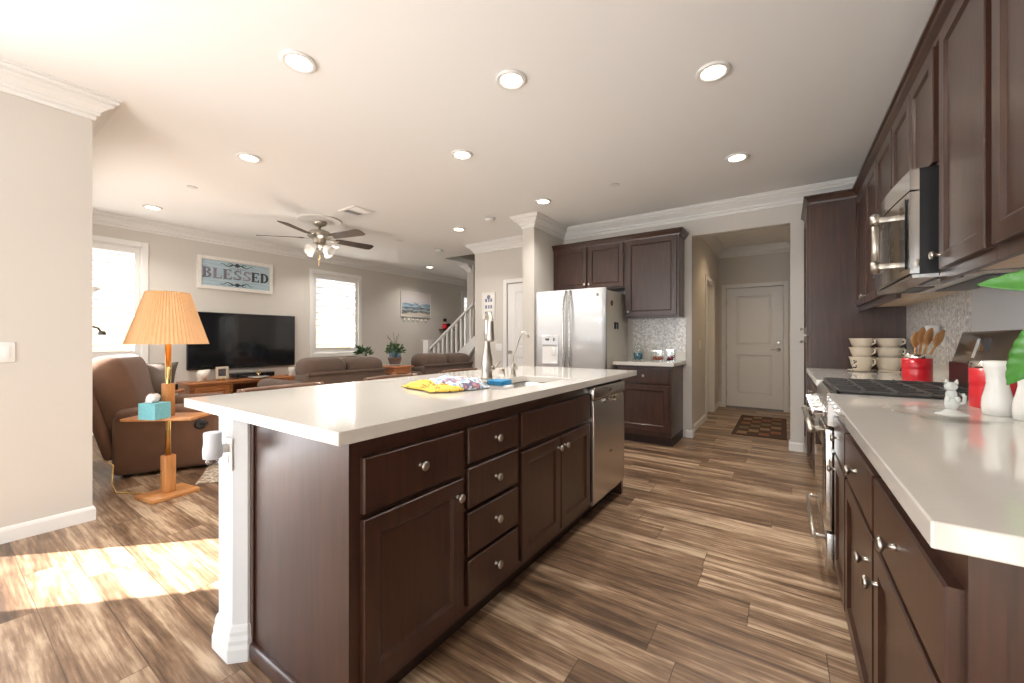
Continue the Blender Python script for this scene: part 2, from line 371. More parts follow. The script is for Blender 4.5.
mb = MB(); mb.box(-4.225, PD[0], YB, YB + .12, 0, CEIL); mb.box(PD[0], PD[1], YB, YB + .12, 2.04, CEIL); mb.box(PD[1], -2.76, YB, YB + .12, 0, CEIL); struct(mb, 'wall_pantry', WALL)
mb = MB(); mb.box(-2.76, -2.59, 4.30, YB + .12, 0, CEIL); struct(mb, 'wall_fridge_partition', WALL)
mb = MB(); mb.box(-2.59, -.905, YB, YB + .12, 0, CEIL); mb.box(-.905, .055, YB, YB + .12, 2.392, CEIL); mb.box(.055, XR + .15, YB, YB + .12, 0, CEIL); struct(mb, 'wall_kitchen_back', WALL)
HX0, HX1, HY, HD = -.945, .16, 7.80, (6.42, 7.16)
mb = MB(); mb.box(HX0 - .12, HX0, YB + .12, HD[0], 0, CEIL); mb.box(HX0 - .12, HX0, HD[0], HD[1], 2.04, CEIL); mb.box(HX0 - .12, HX0, HD[1], HY, 0, CEIL); struct(mb, 'wall_hall_left', WALL)
mb = MB(); mb.box(HX0 - .12, -.83, HY, HY + .12, 0, CEIL); mb.box(-.83, -.005, HY, HY + .12, 2.045, CEIL); mb.box(-.005, HX1 + .12, HY, HY + .12, 0, CEIL); struct(mb, 'wall_hall_end', WALL)
mb = MB(); mb.box(HX1, HX1 + .12, YB + .12, HY, 0, CEIL); struct(mb, 'wall_hall_right', WALL)
mb = MB(); mb.box(XR, XR + .15, -3.0, YB, 0, CEIL); struct(mb, 'wall_right', WALL)
RW = (-3.1, -.1, .15, 2.25)
mb = MB(); mb.box(XL, RW[0], -2.95, -2.8, 0, CEIL); mb.box(RW[1], XR, -2.95, -2.8, 0, CEIL); mb.box(RW[0], RW[1], -2.95, -2.8, 0, RW[2]); mb.box(RW[0], RW[1], -2.95, -2.8, RW[3], CEIL); struct(mb, 'wall_rear', WALL)
mb = MB(); mb.box(-10.4, -10.2, -1.5, 10, -.1, 1.78); struct(mb, 'wall_neighbour', NEIGH)
mb = MB(); mb.box(-14, XW - .15, -8, 12, -.3, -.12); mb.box(XW - .15, XL - .15, -8, .48, -.3, -.12); mb.box(XL - .15, 3, -9, -2.96, -.3, -.12); struct(mb, 'ground_patio', M('patio_concrete', (.55, .52, .47), .9, noise=.1, nscale=5))
mb = MB(); mb.box(-5.51, -5.33, 6.42, 6.92, 0, CEIL); mb.box(-5.51, -4.225, 6.92, 7.02, 0, CEIL); struct(mb, 'wall_stair_back', WALL)

CROWN = [(0, CEIL - .142), (.012, CEIL - .142), (.016, CEIL - .124), (.012, CEIL - .118), (.030, CEIL - .110), (.034, CEIL - .098), (.030, CEIL - .093), (.044, CEIL - .080), (.062, CEIL - .064), (.082, CEIL - .054), (.088, CEIL - .044), (.084, CEIL - .039), (.104, CEIL - .032), (.110, CEIL - .018), (.106, CEIL - .014), (.120, CEIL - .010), (.120, CEIL), (0, CEIL)]
BASE = [(0, 0), (.014, 0), (.014, .07), (.010, .082), (.005, .09), (0, .09)]
def crown(n, path):
    mb = MB(); mb.sweep(CROWN, path); struct(mb, 'trim_%d' % n, TRIM)
def base(side, path):
    mb = MB(); mb.sweep(BASE, path); struct(mb, 'baseboard_' + side, TRIM)
crown(1, [(XL, -2.8), (XL, .612), (XW, .612), (XW, 9.45), (-4.225, 9.45), (-4.225, 7.02)])
crown(2, [(-4.225, 5.60), (-4.225, YB), (-2.76, YB), (-2.76, 4.30), (-2.59, 4.30), (-2.59, YB), (XR, YB), (XR, -2.8), (XL + .01, -2.8)])
crown(3, [(HX0, YB + .12), (HX0, HY), (HX1, HY), (HX1, YB + .12)])
crown(4, [(-5.51, 6.92), (-5.51, 6.42), (-5.38, 6.42)])
base('left', [(XL, .08), (XL, .612), (XW, .612)])
base('living', [(XW, .612), (XW, 9.45), (-4.225, 9.45)])
base('pantry', [(-4.225, 6.4), (-4.225, YB), (PD[0] - .07, YB)])
base('fridge_partition', [(-2.76, YB), (-2.76, 4.30), (-2.59, 4.30), (-2.59, 4.6)])
base('kitchen_back', [(-.97, YB), (-.905, YB), (-.905, YB + .12), (HX0, YB + .12), (HX0, HD[0] - .065)])
base('hall_left', [(HX0, HD[1] + .065), (HX0, HY), (-.90, HY)])
base('hall_right', [(.065, HY), (HX1, HY), (HX1, YB + .12), (.055, YB + .12), (.055, YB), (.165, YB)])

def casing(mb, F, u0, u1, z1, w=.065, t=.018):
    for a in ((u0 - w, u0, 0, z1 + w), (u1, u1 + w, 0, z1 + w), (u0, u1, z1, z1 + w)): mb.box(a[0], a[1], a[2], a[3], 0, t, r=.004, seg=1, F=F)
def panel_door(name, F, u0, u1, z0, z1, n1, t=.035, handle=None):
    """two panel door leaf: front face at n1, in frame F(u, w, n)"""
    root = sroot(name, F((u0 + u1) / 2, z0, n1))
    mb = MB(); W = u1 - u0; st = .15 * W / .82; mid = z0 + .44 * (z1 - z0)
    mb.box(u0, u1, z0, z1, n1 - t, n1 - .012, F=F)
    for a in ((u0, u0 + st, z0, z1), (u1 - st, u1, z0, z1), (u0 + st, u1 - st, z0, z0 + .21), (u0 + st, u1 - st, z1 - .13, z1), (u0 + st, u1 - st, mid, mid + .16)): mb.box(a[0], a[1], a[2], a[3], n1 - .012, n1, F=F)
    for w0, w1 in ((z0 + .21, mid), (mid + .16, z1 - .13)):
        def R(i, n): return [F(u0 + st + i, w0 + i, n), F(u1 - st - i, w0 + i, n), F(u1 - st - i, w1 - i, n), F(u0 + st + i, w1 - i, n)]
        mb.loft([R(0, n1), R(.012, n1 - .010), R(.022, n1 - .010), R(.05, n1 - .003)], caps=(False, True), smooth=False)
    struct(mb, 'door_leaf', DOORW, root)
    return root
# hall door (garage door at the end of the hall)
FH = lambda u, w, n: (u, HY - n, w)
d1 = panel_door('door_1', FH, -.822, -.012, .03, 2.035, -.02)
mb = MB(); casing(mb, FH, -.83, -.005, 2.045); struct(mb, 'door_casing', TRIM, d1)
mb = MB()
for zz in (1.00, 1.12):
    mb.lathe([(.030, 0), (.030, .006), (.014, .010), (.014, .035)] if zz == 1.00 else [(.028, 0), (.028, .012), (.018, .016)], FH(-.075, zz, -.02), (0, -1, 0), 18)
mb.box(-.18, -.062, .992, 1.010, .012, .026, r=.004, F=FH); struct(mb, 'door_handle', NICKEL, d1)
mb = MB()
for zz in (.25, 1.05, 1.82): mb.box(-.829, -.818, zz - .05, zz + .05, -.022, -.008, F=FH)
struct(mb, 'hinge', NICKEL, d1)
mb = MB(); mb.box(-.83, -.005, 0, .028, -.06, .012, F=FH); struct(mb, 'door_threshold', GREYP, d1)
mb = MB(); mb.box(-.83, -.005, 0, 2.045, -.115, -.058, F=FH); struct(mb, 'door_light_block', TRIM, d1)  # hidden slab over the whole opening, added to stop light leaking round the leaf
# side door in the hall's left wall
FS = lambda u, w, n: (HX0 + n, u, w)
d2 = panel_door('door_2', FS, HD[0] + .012, HD[1] - .012, .01, 2.03, -.06)
mb = MB(); casing(mb, FS, HD[0], HD[1], 2.04)
for a in ((HD[0], HD[0] + .012, 0, 2.04), (HD[1] - .012, HD[1], 0, 2.04), (HD[0], HD[1], 2.028, 2.04)): mb.box(*a, -.12, 0, F=FS)
struct(mb, 'door_casing', TRIM, d2)
# pantry door
FP = lambda u, w, n: (u, YB - n, w)
d3 = panel_door('door_3', FP, PD[0] + .004, PD[1] - .004, .01, 2.035, -.015)
mb = MB(); casing(mb, FP, PD[0], PD[1] - .03, 2.04); struct(mb, 'door_casing', TRIM, d3)
mb = MB(); mb.lathe([(.028, 0), (.028, .006), (.012, .012), (.012, .035), (.026, .045), (.028, .06), (.015, .068)], FP(PD[0] + .065, .97, -.015), (0, -1, 0), 18); struct(mb, 'door_handle', NICKEL, d3)
# patio door the sun comes through, just outside the picture
FL = lambda u, w, n: (XL + n, u, w)
d4 = sroot('door_4', (XL, -.38, 0)); mb = MB(); casing(mb, FL, -.91, .012, 2.05); 
for a in ((-.925, -.91, 0, 2.05), (.012, .02, 0, 2.05), (-.91, .012, 2.04, 2.05)): mb.box(*a, -.15, 0, F=FL)
struct(mb, 'door_casing', TRIM, d4)
mb = MB(); mb.box(-.91, .012, .0, 2.04, -.075, -.07, F=FL); struct(mb, 'door_glass', PANE, d4)
# shuttered windows of the living room
def shutter_window(n, w, rod=True, mull=False):
    y0, y1, z0, z1 = w; F = lambda u, ww, nn: (XW + nn, u, ww)
    root = sroot('window_%d' % n, (XW, (y0 + y1) / 2, z0))
    mb = MB(); c = .068
    for a in ((y0 - c, y0, z0 - c, z1 + c), (y1, y1 + c, z0 - c, z1 + c), (y0, y1, z0 - c, z0), (y0, y1, z1, z1 + c)): mb.box(*a, 0, .022, r=.004, seg=1, F=F)
    for a in ((y0, y0 + .012, z0, z1), (y1 - .012, y1, z0, z1), (y0, y1, z0, z0 + .012), (y0, y1, z1 - .012, z1)): mb.box(*a, -.15, 0, F=F)
    struct(mb, 'window_frame', TRIM, root)
    mb = MB(); a0, a1, b0, b1 = y0 + .014, y1 - .014, z0 + .014, z1 - .014
    for a in ((a0, a0 + .05, b0, b1), (a1 - .05, a1, b0, b1), (a0 + .05, a1 - .05, b0, b0 + .085), (a0 + .05, a1 - .05, b1 - .075, b1)): mb.box(*a, -.032, -.006, r=.003, seg=1, F=F)
    struct(mb, 'shutter_panel', TRIM, root)
    mb = MB(); k = 11; zz0, zz1 = b0 + .085, b1 - .075
    for i in range(k):
        z = zz0 + (i + .5) * (zz1 - zz0) / k
        T = Matrix.Translation((XW - .02, (a0 + a1) / 2, z)) @ Matrix.Rotation(math.radians(-9), 4, 'Y')
        mb.box(-.055, .055, -(a1 - a0) / 2 + .052, (a1 - a0) / 2 - .052, -.0045, .0045, r=.004, mat=T)
    struct(mb, 'louvers', TRIM, root)
    mb = MB(); zc = (z0 + z1) / 2 + .03
    for a in ((y0 + .012, y1 - .012, zc - .02, zc + .02), (y0 + .012, y0 + .05, z0, z1), (y1 - .05, y1 - .012, z0, z1)): mb.box(*a, -.135, -.105, F=F)
    if mull: mb.box((y0 + y1) / 2 + .02, (y0 + y1) / 2 + .04, z0, z1, -.13, -.11, F=F)
    struct(mb, 'window_sash', TRIM, root)
    mb = MB(); mb.box(y0 + .012, y1 - .012, z0 + .012, z1 - .012, -.124, -.120, F=F); struct(mb, 'pane', PANE, root)
shutter_window(1, W1); shutter_window(2, W2, mull=True); shutter_window(3, W3)
w5 = sroot('window_5', (-5.3, .612, .95)); mb = MB()  # unseen window, added so the fill lamp can light the living room
for a in ((-6.22, -6.15, .88, 2.22), (-4.45, -4.38, .88, 2.22), (-6.15, -4.45, .88, .95), (-6.15, -4.45, 2.15, 2.22)): mb.box(*a, 0, .02, F=lambda u, w, n: (u, .612 + n, w))
struct(mb, 'window_frame', TRIM, w5)
w4 = sroot('window_4', (-1.6, -2.8, RW[2])); mb = MB()
for a in ((RW[0] - .07, RW[0], RW[2] - .07, RW[3] + .07), (RW[1], RW[1] + .07, RW[2] - .07, RW[3] + .07), (RW[0], RW[1], RW[2] - .07, RW[2]), (RW[0], RW[1], RW[3], RW[3] + .07)): mb.box(*a, 0, .02, F=lambda u, w, n: (u, -2.8 + n, w))
for x in (RW[0], -1.63, RW[1] - .05): mb.box(x, x + .05, -2.9, -2.85, RW[2], RW[3])
struct(mb, 'window_frame', TRIM, w4)

# ------------------------------------------------------------------ kitchen cabinets
FI = lambda u, w, n: (-1.02 + n, u * .98 + .008, w)       # island front, facing the range
FR = lambda u, w, n: (.21 - n, u, w)         # base cabinets along the right wall
FU = lambda u, w, n: (.52 - n, u, w)         # upper cabinets along the right wall
FB = lambda u, w, n: (u, 4.52 - n, w)        # base cabinet beside the fridge
FBU = lambda u, w, n: (u, 4.81 - n, w)       # upper cabinets beside the fridge
def cabinet(name, label, F, u0, u1, w0, w1, depth, fronts, group=None, toe=0., mat=ESP, under=None, cat='cabinet', extra=None):
    root = thing(name, label, cat, F((u0 + u1) / 2, 0 if toe else w0, -depth / 2), group)
    def body(mb):
        mb.use(mat).box(u0, u1, w0 + toe, w1, -depth, 0, F=F)
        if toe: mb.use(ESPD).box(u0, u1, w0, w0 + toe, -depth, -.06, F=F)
        if under: mb.use(under).box(u0 + .018, u1 - .018, w0 - .001, w0, -depth + .01, -.02, F=F)
        if extra: extra(mb.use(mat))
    child('carcass', None, root, body)
    for kind, a0, a1, b0, b1, ku, kw in fronts:
        style = 'slab' if kind != 'door' else 'shaker'
        p = child(kind if kind != 'panel' else 'false_drawer_front', mat, root, lambda mb: getattr(mb, style)(F, a0, a1, b0, b1))
        if ku is not None: child('knob', NICKEL, p, lambda mb: mb.knob(F, ku, kw, .02 if style == 'slab' else .02))
    return root
D = 'door'; W = 'drawer'
cabinet('island_cabinet', 'dark island cabinet with one wide drawer over a single tall door, nearest the white post', FI, .70, 1.175, 0, .876, .55,
        [(W, .72, 1.163, .655, .818, .94, .745), (D, .72, 1.163, .135, .638, 1.125, .578)], 'island base cabinets', .10)
cabinet('island_drawer_cabinet', 'dark island cabinet with a stack of four small drawers', FI, 1.175, 1.562, 0, .876, .55,
        [(W, 1.19, 1.548, .682, .820, 1.369, .752), (W, 1.19, 1.548, .510, .665, 1.369, .59), (W, 1.19, 1.548, .325, .492, 1.369, .415), (W, 1.19, 1.548, .135, .308, 1.369, .225)], 'island base cabinets', .10)
SK = (1.58, 2.335, -1.475, -1.135)
cabinet('island_sink_cabinet', 'dark island cabinet under the sink with a pair of doors below a blank drawer front', FI, 1.562, 2.392, 0, .66, .55,
        [('panel', 1.577, 2.378, .665, .820, None, None), (D, 1.577, 1.972, .135, .638, 1.938, .585), (D, 1.982, 2.378, .135, .638, 2.016, .585)], 'island base cabinets', .10,
        extra=lambda mb: (mb.box(1.562, 2.392, .66, .876, -.045, 0, F=FI), mb.box(1.562, 1.58, .66, .876, -.55, -.045, F=FI), mb.box(2.374, 2.392, .66, .876, -.55, -.045, F=FI)))
def island_end(mb):
    mb.box(-1.612, -1.018, .680, .694, .06, .876)
    mb.box(-1.62, -1.596, .672, .680, .0, .876, r=.002, seg=1); mb.box(-1.04, -1.018, .676, .680, .06, .876)
r = thing('island_end_panel', 'plain dark wood end panel of the island beside the white post', 'panel', (-1.33, .69, 0))
child('panel', ESP, r, island_end)
child('shoe_molding', ESP, r, lambda mb: mb.box(-1.612, -1.018, .662, .694, 0, .06, r=.012, seg=3))
one('island_filler_panel', ESP, lambda mb: mb.box(-1.59, -1.01, 2.94, 2.98, 0, .876, r=.003, seg=1), 'narrow dark panel closing the island beyond the dishwasher', 'panel')
# pony wall behind the island cabinets, with its rounded white end
mb = MB(); pl = [(-1.81, .665), (-1.775, .63), (-1.655, .63), (-1.62, .665), (-1.62, 3.03), (-1.81, 3.03)]
mb.prism(pl, 0, .876); struct(mb, 'wall_island', POST)
mb = MB(); ip = [(-1.62, .676), (-1.62, .665), (-1.655, .63), (-1.775, .63), (-1.81, .665), (-1.81, 3.03)]
BASE2 = [(0, 0), (.020, 0), (.020, .045), (.016, .06), (.016, .075), (.011, .09), (.011, .104), (.006, .12), (0, .125)]
mb.sweep(BASE2, ip[::-1])
struct(mb, 'baseboard_island', POST)
for y in (.86, 1.9, 2.9):
    one('counter_corbel', TRIM, lambda mb, y=y: mb.prism([(-1.81, .876), (-2.03, .876), (-2.03, .845), (-2.00, .82), (-1.94, .80), (-1.88, .74), (-1.845, .66), (-1.835, .62), (-1.81, .60)], y - .03, y + .03, lambda a, b, c: (a, c, b)),
        'white curved bracket under the island counter overhang ' + {.86: 'nearest the white post', 1.9: 'behind the sink', 2.9: 'at the fridge end'}[y], 'bracket', 'island counter brackets', mod=bevel_mod(.004))
# island worktop with the sink cut-out
def ring_slab(mb, o, i, z0, z1):
    O = [(o[0], o[2]), (o[1], o[2]), (o[1], o[3]), (o[0], o[3])]; I = [(i[2], i[0]), (i[3], i[0]), (i[3], i[1]), (i[2], i[1])]
    lo = [[(x, y, z) for x, y in L] for L, z in ((O, z1), (O, z0), (I, z0), (I, z1), (O, z1))]; mb.loft(lo, (False, False), smooth=False)
    bmesh.ops.remove_doubles(mb.bm, verts=mb.bm.verts, dist=1e-6)
IS = (-2.10, -.979, .619, 3.228)
one('island_worktop', QUARTZ, lambda mb: ring_slab(mb, IS, SK, .876, .914), 'long pale quartz worktop of the island with the sink cut into it', 'countertop', mod=bevel_mod(.003))
# sink
def rrect(x0, x1, y0, y1, z, r, seg=5):
    pts = []
    for cx, cy, a in ((x1 - r, y1 - r, 0), (x0 + r, y1 - r, 90), (x0 + r, y0 + r, 180), (x1 - r, y0 + r, 270)):
        for k in range(seg + 1):
            t = math.radians(a + 90 * k / seg); pts.append((cx + r * math.cos(t), cy + r * math.sin(t), z))
    return pts
def bowl(y0, y1):
    def f(mb):
        x0, x1 = SK[2] + .006, SK[3] - .006
        mb.loft([rrect(x0 - .012, x1 + .012, y0 - .012, y1 + .012, .872, .05), rrect(x0, x1, y0, y1, .874, .045), rrect(x0 + .004, x1 - .004, y0 + .004, y1 - .004, .74, .045), rrect(x0 + .03, x1 - .03, y0 + .03, y1 - .03, .700, .04)], (False, True))
    return f
r = thing('kitchen_sink', 'double bowl stainless sink set into the island worktop', 'sink', (-1.305, 1.985, .70))
child('bowl', STEEL, r, bowl(1.592, 1.972)); child('bowl', STEEL, r, bowl(1.998, 2.323))
child('divider', STEEL, r, lambda mb: mb.box(SK[2], SK[3], 1.974, 1.996, .84, .874, r=.008))
for y in (1.78, 2.16): child('drain', CHROME, r, lambda mb: mb.lathe([(.042, 0), (.042, .003), (.03, .001)], (-1.305, y, .701)))
r = thing('kitchen_faucet', 'tall brushed nickel pull-down kitchen faucet behind the sink', 'faucet', (-1.55, 2.0, .914))
child('body', NICKEL, r, lambda mb: mb.lathe([(.036, 0), (.036, .012), (.033, .018), (.034, .05), (.0365, .09), (.034, .13), (.026, .17), (.0195, .21), (.0175, .235), (.0165, .24)], (-1.55, 2.0, .914), seg=28))
fd = Vector((.75, -.66, 0)).normalized(); arc = []
for k in range(15):
    t = PI * k / 14; arc.append(Vector((-1.55, 2.0, 1.275)) + fd * (.052 - .052 * math.cos(t)) + Vector((0, 0, .047 * math.sin(t))))
child('neck', NICKEL, r, lambda mb: mb.tube([(-1.55, 2.0, 1.15), (-1.55, 2.0, 1.22)] + arc, .0165, 16))
p = arc[-1]
child('spray_head', NICKEL, r, lambda mb: mb.lathe([(.0165, .012), (.019, -.01), (.020, -.05), (.024, -.10), (.025, -.118), (.018, -.125)][::-1], p, (0, 0, 1), 20))
child('lever', NICKEL, r, lambda mb: (mb.cyl((-1.55, 2.0, .985), (-1.505, 2.012, .985), .017, .016), mb.tube([(-1.51, 2.01, .985), (-1.495, 2.015, .99), (-1.47, 2.03, 1.03)], .006)))
r = thing('water_filter_tap', 'slim chrome gooseneck filter tap between the faucet and the fridge', 'tap', (-1.53, 2.264, .914))
child('base', NICKEL, r, lambda mb: mb.lathe([(.022, 0), (.022, .008), (.015, .014), (.014, .05), (.017, .07), (.012, .085), (.008, .09)], (-1.53, 2.264, .914)))
gp = [(0, 1.0), (0, 1.06)] + [(.012 + .07 * k / 6, 1.06 + .155 * math.sin(PI / 2 * k / 6) ** .9) for k in range(1, 7)] + [(.105, 1.207), (.118, 1.193), (.124, 1.175)]
child('spout', NICKEL, r, lambda mb: mb.tube([(-1.53 + .8 * a, 2.264 + .3 * a, z) for a, z in gp], .0085, 10, ))
child('lever', NICKEL, r, lambda mb: (mb.cyl((-1.53, 2.264, .965), (-1.49, 2.245, .972), .009), mb.tube([(-1.51, 2.255, .945), (-1.485, 2.243, .985)], .005)))
one('air_gap_cap', NICKEL, lambda mb: mb.lathe([(.024, 0), (.024, .004), (.020, .006), (.019, .05), (.016, .056)], (-1.577, 2.20, .914)), 'short brushed metal cylinder standing between the two taps', 'air gap cap')
r = thing('sponge_caddy', 'blue sponge on a white holder hanging over the near sink bowl', 'sponge', (-1.33, 1.85, .86))
child('sponge', BLUEP, r, lambda mb: mb.box(-1.40, -1.29, 1.80, 1.90, .905, .934, r=.008))
child('holder', PLASTIC, r, lambda mb: (mb.box(-1.395, -1.28, 1.81, 1.905, .862, .905, r=.006), mb.box(-1.282, -1.272, 1.82, 1.87, .80, .90, r=.003)))
# dish towels
YTOW = ramp_mat('yellow_printed_towel', [(.0, (.70, .45, .06)), (.56, (.74, .50, .09)), (.62, (.15, .06, .02)), (.68, (.68, .44, .07))], 0, 0., .9, 1.0, 26)
WTOW = ramp_mat('blue_floral_towel', [(.0, (.62, .66, .70)), (.38, (.70, .70, .68)), (.43, (.06, .20, .42)), (.48, (.45, .60, .70)), (.53, (.72, .72, .70)), (.58, (.05, .10, .22)), (.63, (.55, .22, .28)), (.70, (.7, .68, .55))], 0, 0., .9, 1.0, 17)
def cloth(mb, cx, cy, rx, ry, ang, h, z0, seed, n=26):
    rnd = random.Random(seed); ph = [rnd.uniform(0, 6) for _ in range(6)]; g = {}
    for i in range(n + 1):
        for j in range(n + 1):
            a, b = 2 * i / n - 1, 2 * j / n - 1
            e = max(0, 1 - (abs(a) ** 3.2 + abs(b) ** 3.2) ** .9)
            x = rx * a * (1 + .10 * math.sin(3 * b + ph[0])); y = ry * b * (1 + .12 * math.sin(3.1 * a + ph[1]))
            z = .918 + (z0 - .914) * min(1, e * 3) + h * e ** .45 * (.62 + .22 * math.sin(5 * a + ph[2]) * math.sin(4 * b + ph[3]) + .16 * math.sin(9 * a + 5 * b + ph[4])) * (1 if e > 0 else 0)
            c, s_ = math.cos(ang), math.sin(ang); g[i, j] = mb.bm.verts.new((cx + c * x - s_ * y, cy + s_ * x + c * y, z))
    for i in range(n):
        for j in range(n): mb._mark([mb.bm.faces.new((g[i, j], g[i + 1, j], g[i + 1, j + 1], g[i, j + 1]))], True)
def solid(o):
    m = o.modifiers.new('solid', 'SOLIDIFY'); m.thickness = .004; m.offset = 1
one('dish_towel', YTOW, lambda mb: cloth(mb, -1.47, 1.465, .19, .11, -.35, .042, .914, 3), 'crumpled yellow printed dish towel on the island worktop', 'towel', mod=solid)
one('dish_towel', WTOW, lambda mb: cloth(mb, -1.42, 1.55, .165, .125, -.3, .032, .936, 8), 'crumpled white and blue floral dish towel lying over the yellow one', 'towel', mod=solid)
# outlet and plug-in on the post
r = thing('wall_outlet', 'white double outlet on the end post of the island', 'outlet', (-1.69, .63, .74))
def plate(mb, F, u, w, pw=.072, ph=.116): mb.box(u - pw / 2, u + pw / 2, w - ph / 2, w + ph / 2, 0, .006, r=.003, seg=2, F=F)
FPOST = lambda u, w, n: (u, .63 - n, w)
child('plate', PLASTIC, r, lambda mb: plate(mb, FPOST, -1.685, .745))
def sockets(mb, F, u, w):
    for k in (-.02, .02):
        mb.use(PLASTIC).box(u - .015, u + .015, w + k - .014, w + k + .014, .006, .009, r=.002, F=F)
        mb.use(GREYP)
        for d in (-.006, .006): mb.box(u + d - .0012, u + d + .0012, w + k - .004, w + k + .006, .009, .0095, F=F)
child('sockets', None, r, lambda mb: sockets(mb, FPOST, -1.685, .745))
r = thing('plug_in_air_freshener', 'white and grey plug-in air freshener on the post outlet', 'air freshener', (-1.68, .585, .735))
child('housing', M('pale_grey_plastic', (.62, .65, .70), .35, noise=.02), r, lambda mb: mb.lathe([(.022, 0), (.029, .004), (.030, .03), (.0265, .06), (.0275, .09), (.026, .094), (.02, .094)], (-1.681, .578, .738)))
child('plug', PLASTIC, r, lambda mb: mb.cyl((-1.682, .59, .765), (-1.683, .622, .767), .015, .017))
child('oil_bottle', GLASS, r, lambda mb: mb.lathe([(.012, 0), (.019, .004), (.021, .016), (.014, .022)], (-1.681, .578, .718)))
# dishwasher
r = thing('dishwasher', 'stainless dishwasher built into the far end of the island', 'dishwasher', (-1.3, 2.645, 0))
child('tub', BLACKM, r, lambda mb: mb.box(-1.56, -1.030, 2.358, 2.930, .09, .865))
child('toe_panel', BLACKM, r, lambda mb: mb.box(-1.56, -1.09, 2.358, 2.930, 0, .09))
def dwdoor(mb):
    prof = [(.0, .115), (.038, .115), (.045, .135), (.049, .45), (.045, .745), (.04, .775), (.0, .775)]
    mb.prism(prof, 2.358, 2.930, lambda a, b, c: (-1.030 + a, c, b))
child('door', STEEL, r, dwdoor, mod=bevel_mod(.004))
child('control_panel', STEEL, r, lambda mb: (mb.use(STEEL).box(-1.030, -.980, 2.354, 2.934, .782, .858, r=.008)))
child('handle', MIRROR, r, lambda mb: (mb.tube([(-.975, 2.57, .765), (-.965, 2.61, .752), (-.962, 2.64, .750), (-.965, 2.67, .752), (-.975, 2.71, .765)], .010)))
child('display', BLACKG, r, lambda mb: mb.box(-.981, -.979, 2.61, 2.66, .812, .832))
child('badge', BLACKM, r, lambda mb: mb.box(-.9835, -.9815, 2.62, 2.67, .40, .415))

# ------------------------------------------------------------------ back wall: fridge, cabinets, worktop
r = thing('refrigerator', 'white glossy two door fridge with water dispenser in the left door', 'refrigerator', (-2.11, 4.72, 0))
FF = lambda u, w, n: (u, 4.36 - n, w)
child('cabinet_box', FRIDGES, r, lambda mb: mb.box(-2.555, -1.665, 4.37, 5.09, .02, 1.735, r=.006, seg=1))
def fdoor(u0, u1, w0, w1, hole=None):
    def f(mb):
        k = 10
        def X(t): return .060 + .012 * math.sin(PI * t)
        us = [u0 + (u1 - u0) * i / k for i in range(k + 1)]
        mb.loft([[FF(u, w0, -.005), FF(u, w0, X(i / k)), FF(u, w1, X(i / k)), FF(u, w1, -.005)] for i, u in enumerate(us)], smooth=False)
        for q in mb.bm.faces: q.smooth = len(q.verts) == 4 and abs(q.calc_center_median().z - (w0 + w1) / 2) < .01
    return f
dl = child('door', FRIDGEW, r, fdoor(-2.557, -2.118, .66, 1.755))
dr = child('door', FRIDGEW, r, fdoor(-2.110, -1.663, .66, 1.755))
child('freezer_drawer', FRIDGEW, r, fdoor(-2.557, -1.663, .06, .65))
def fh(x, s):
    def f(mb):
        pts = [(x + s * .0, .064, .74), (x + s * .004, .10, .80)] + [(x + s * (.004 + .008 * math.sin(PI * t / 12)), .112 + .012 * math.sin(PI * t / 12), .80 + .88 * t / 12) for t in range(1, 12)] + [(x + s * .004, .10, 1.68), (x, .064, 1.74)]
        mb.tube([FF(a, c, b) for a, b, c in pts], .0125, 10)
    return f
child('handle', STEEL, dl, fh(-2.145, -1)); child('handle', STEEL, dr, fh(-2.083, 1))
child('handle', STEEL, r, lambda mb: mb.tube([FF(-2.5, .57, .062), FF(-2.48, .575, .105), FF(-2.11, .58, .118), FF(-1.74, .575, .105), FF(-1.72, .57, .062)], .0125))
def disp(mb):
    mb.use(FRIDGEW).box(-2.468, -2.235, .86, 1.215, .062, .084, r=.006, F=FF)
    mb.use(PLASTIC).box(-2.455, -2.248, .88, 1.10, .079, .085, F=FF)
    mb.use(PLASTIC).box(-2.325, -2.27, .97, 1.07, .084, .094, r=.006, F=FF)
    mb.use(BLACKG).box(-2.42, -2.36, 1.155, 1.18, .083, .0855, F=FF); mb.use(BLACKG).box(-2.305, -2.285, 1.15, 1.185, .083, .0855, F=FF)
    mb.use(GREYP).box(-2.45, -2.25, 1.092, 1.102, .078, .09, F=FF)
    mb.use(PLASTIC).box(-2.45, -2.25, .872, .89, .078, .10, r=.003, F=FF)
child('water_dispenser', None, dl, disp)
child('badge', GREYP, dr, lambda mb: mb.box(-1.76, -1.735, 1.66, 1.69, .064, .068, F=FF))
one('fridge_magnet', M('brown_wood_magnet', (.14, .06, .03), .5, noise=.3), lambda mb: mb.lathe([(.033, 0), (.033, .006), (.026, .009)], (-1.665, 4.517, 1.592), (1, 0, 0)), 'round brown magnet high on the side of the fridge', 'magnet')
r = thing('fridge_clip', 'small black clip with white paper on the side of the fridge', 'magnetic clip', (-1.665, 4.65, 1.31))
child('clip', BLACKM, r, lambda mb: (mb.box(-1.665, -1.645, 4.60, 4.63, 1.29, 1.37), mb.box(-1.665, -1.645, 4.67, 4.70, 1.29, 1.37), mb.box(-1.665, -1.65, 4.60, 4.70, 1.355, 1.37)))
child('paper', TISSUE, r, lambda mb: mb.box(-1.665, -1.655, 4.63, 4.67, 1.285, 1.352))
CCROWN = [(-.0, 2.355), (.006, 2.355), (.010, 2.372), (.028, 2.395), (.034, 2.405), (.046, 2.410), (.046, 2.425), (0, 2.425)]
cabinet('upper_cabinet', 'short dark double door cabinet over the fridge', FBU, -2.585, -1.605, 1.80, 2.375, .305,
        [(D, -2.578, -2.100, 1.815, 2.355, -2.125, 1.875), (D, -2.085, -1.618, 1.815, 2.355, -2.06, 1.875)], 'upper cabinets on the back wall')
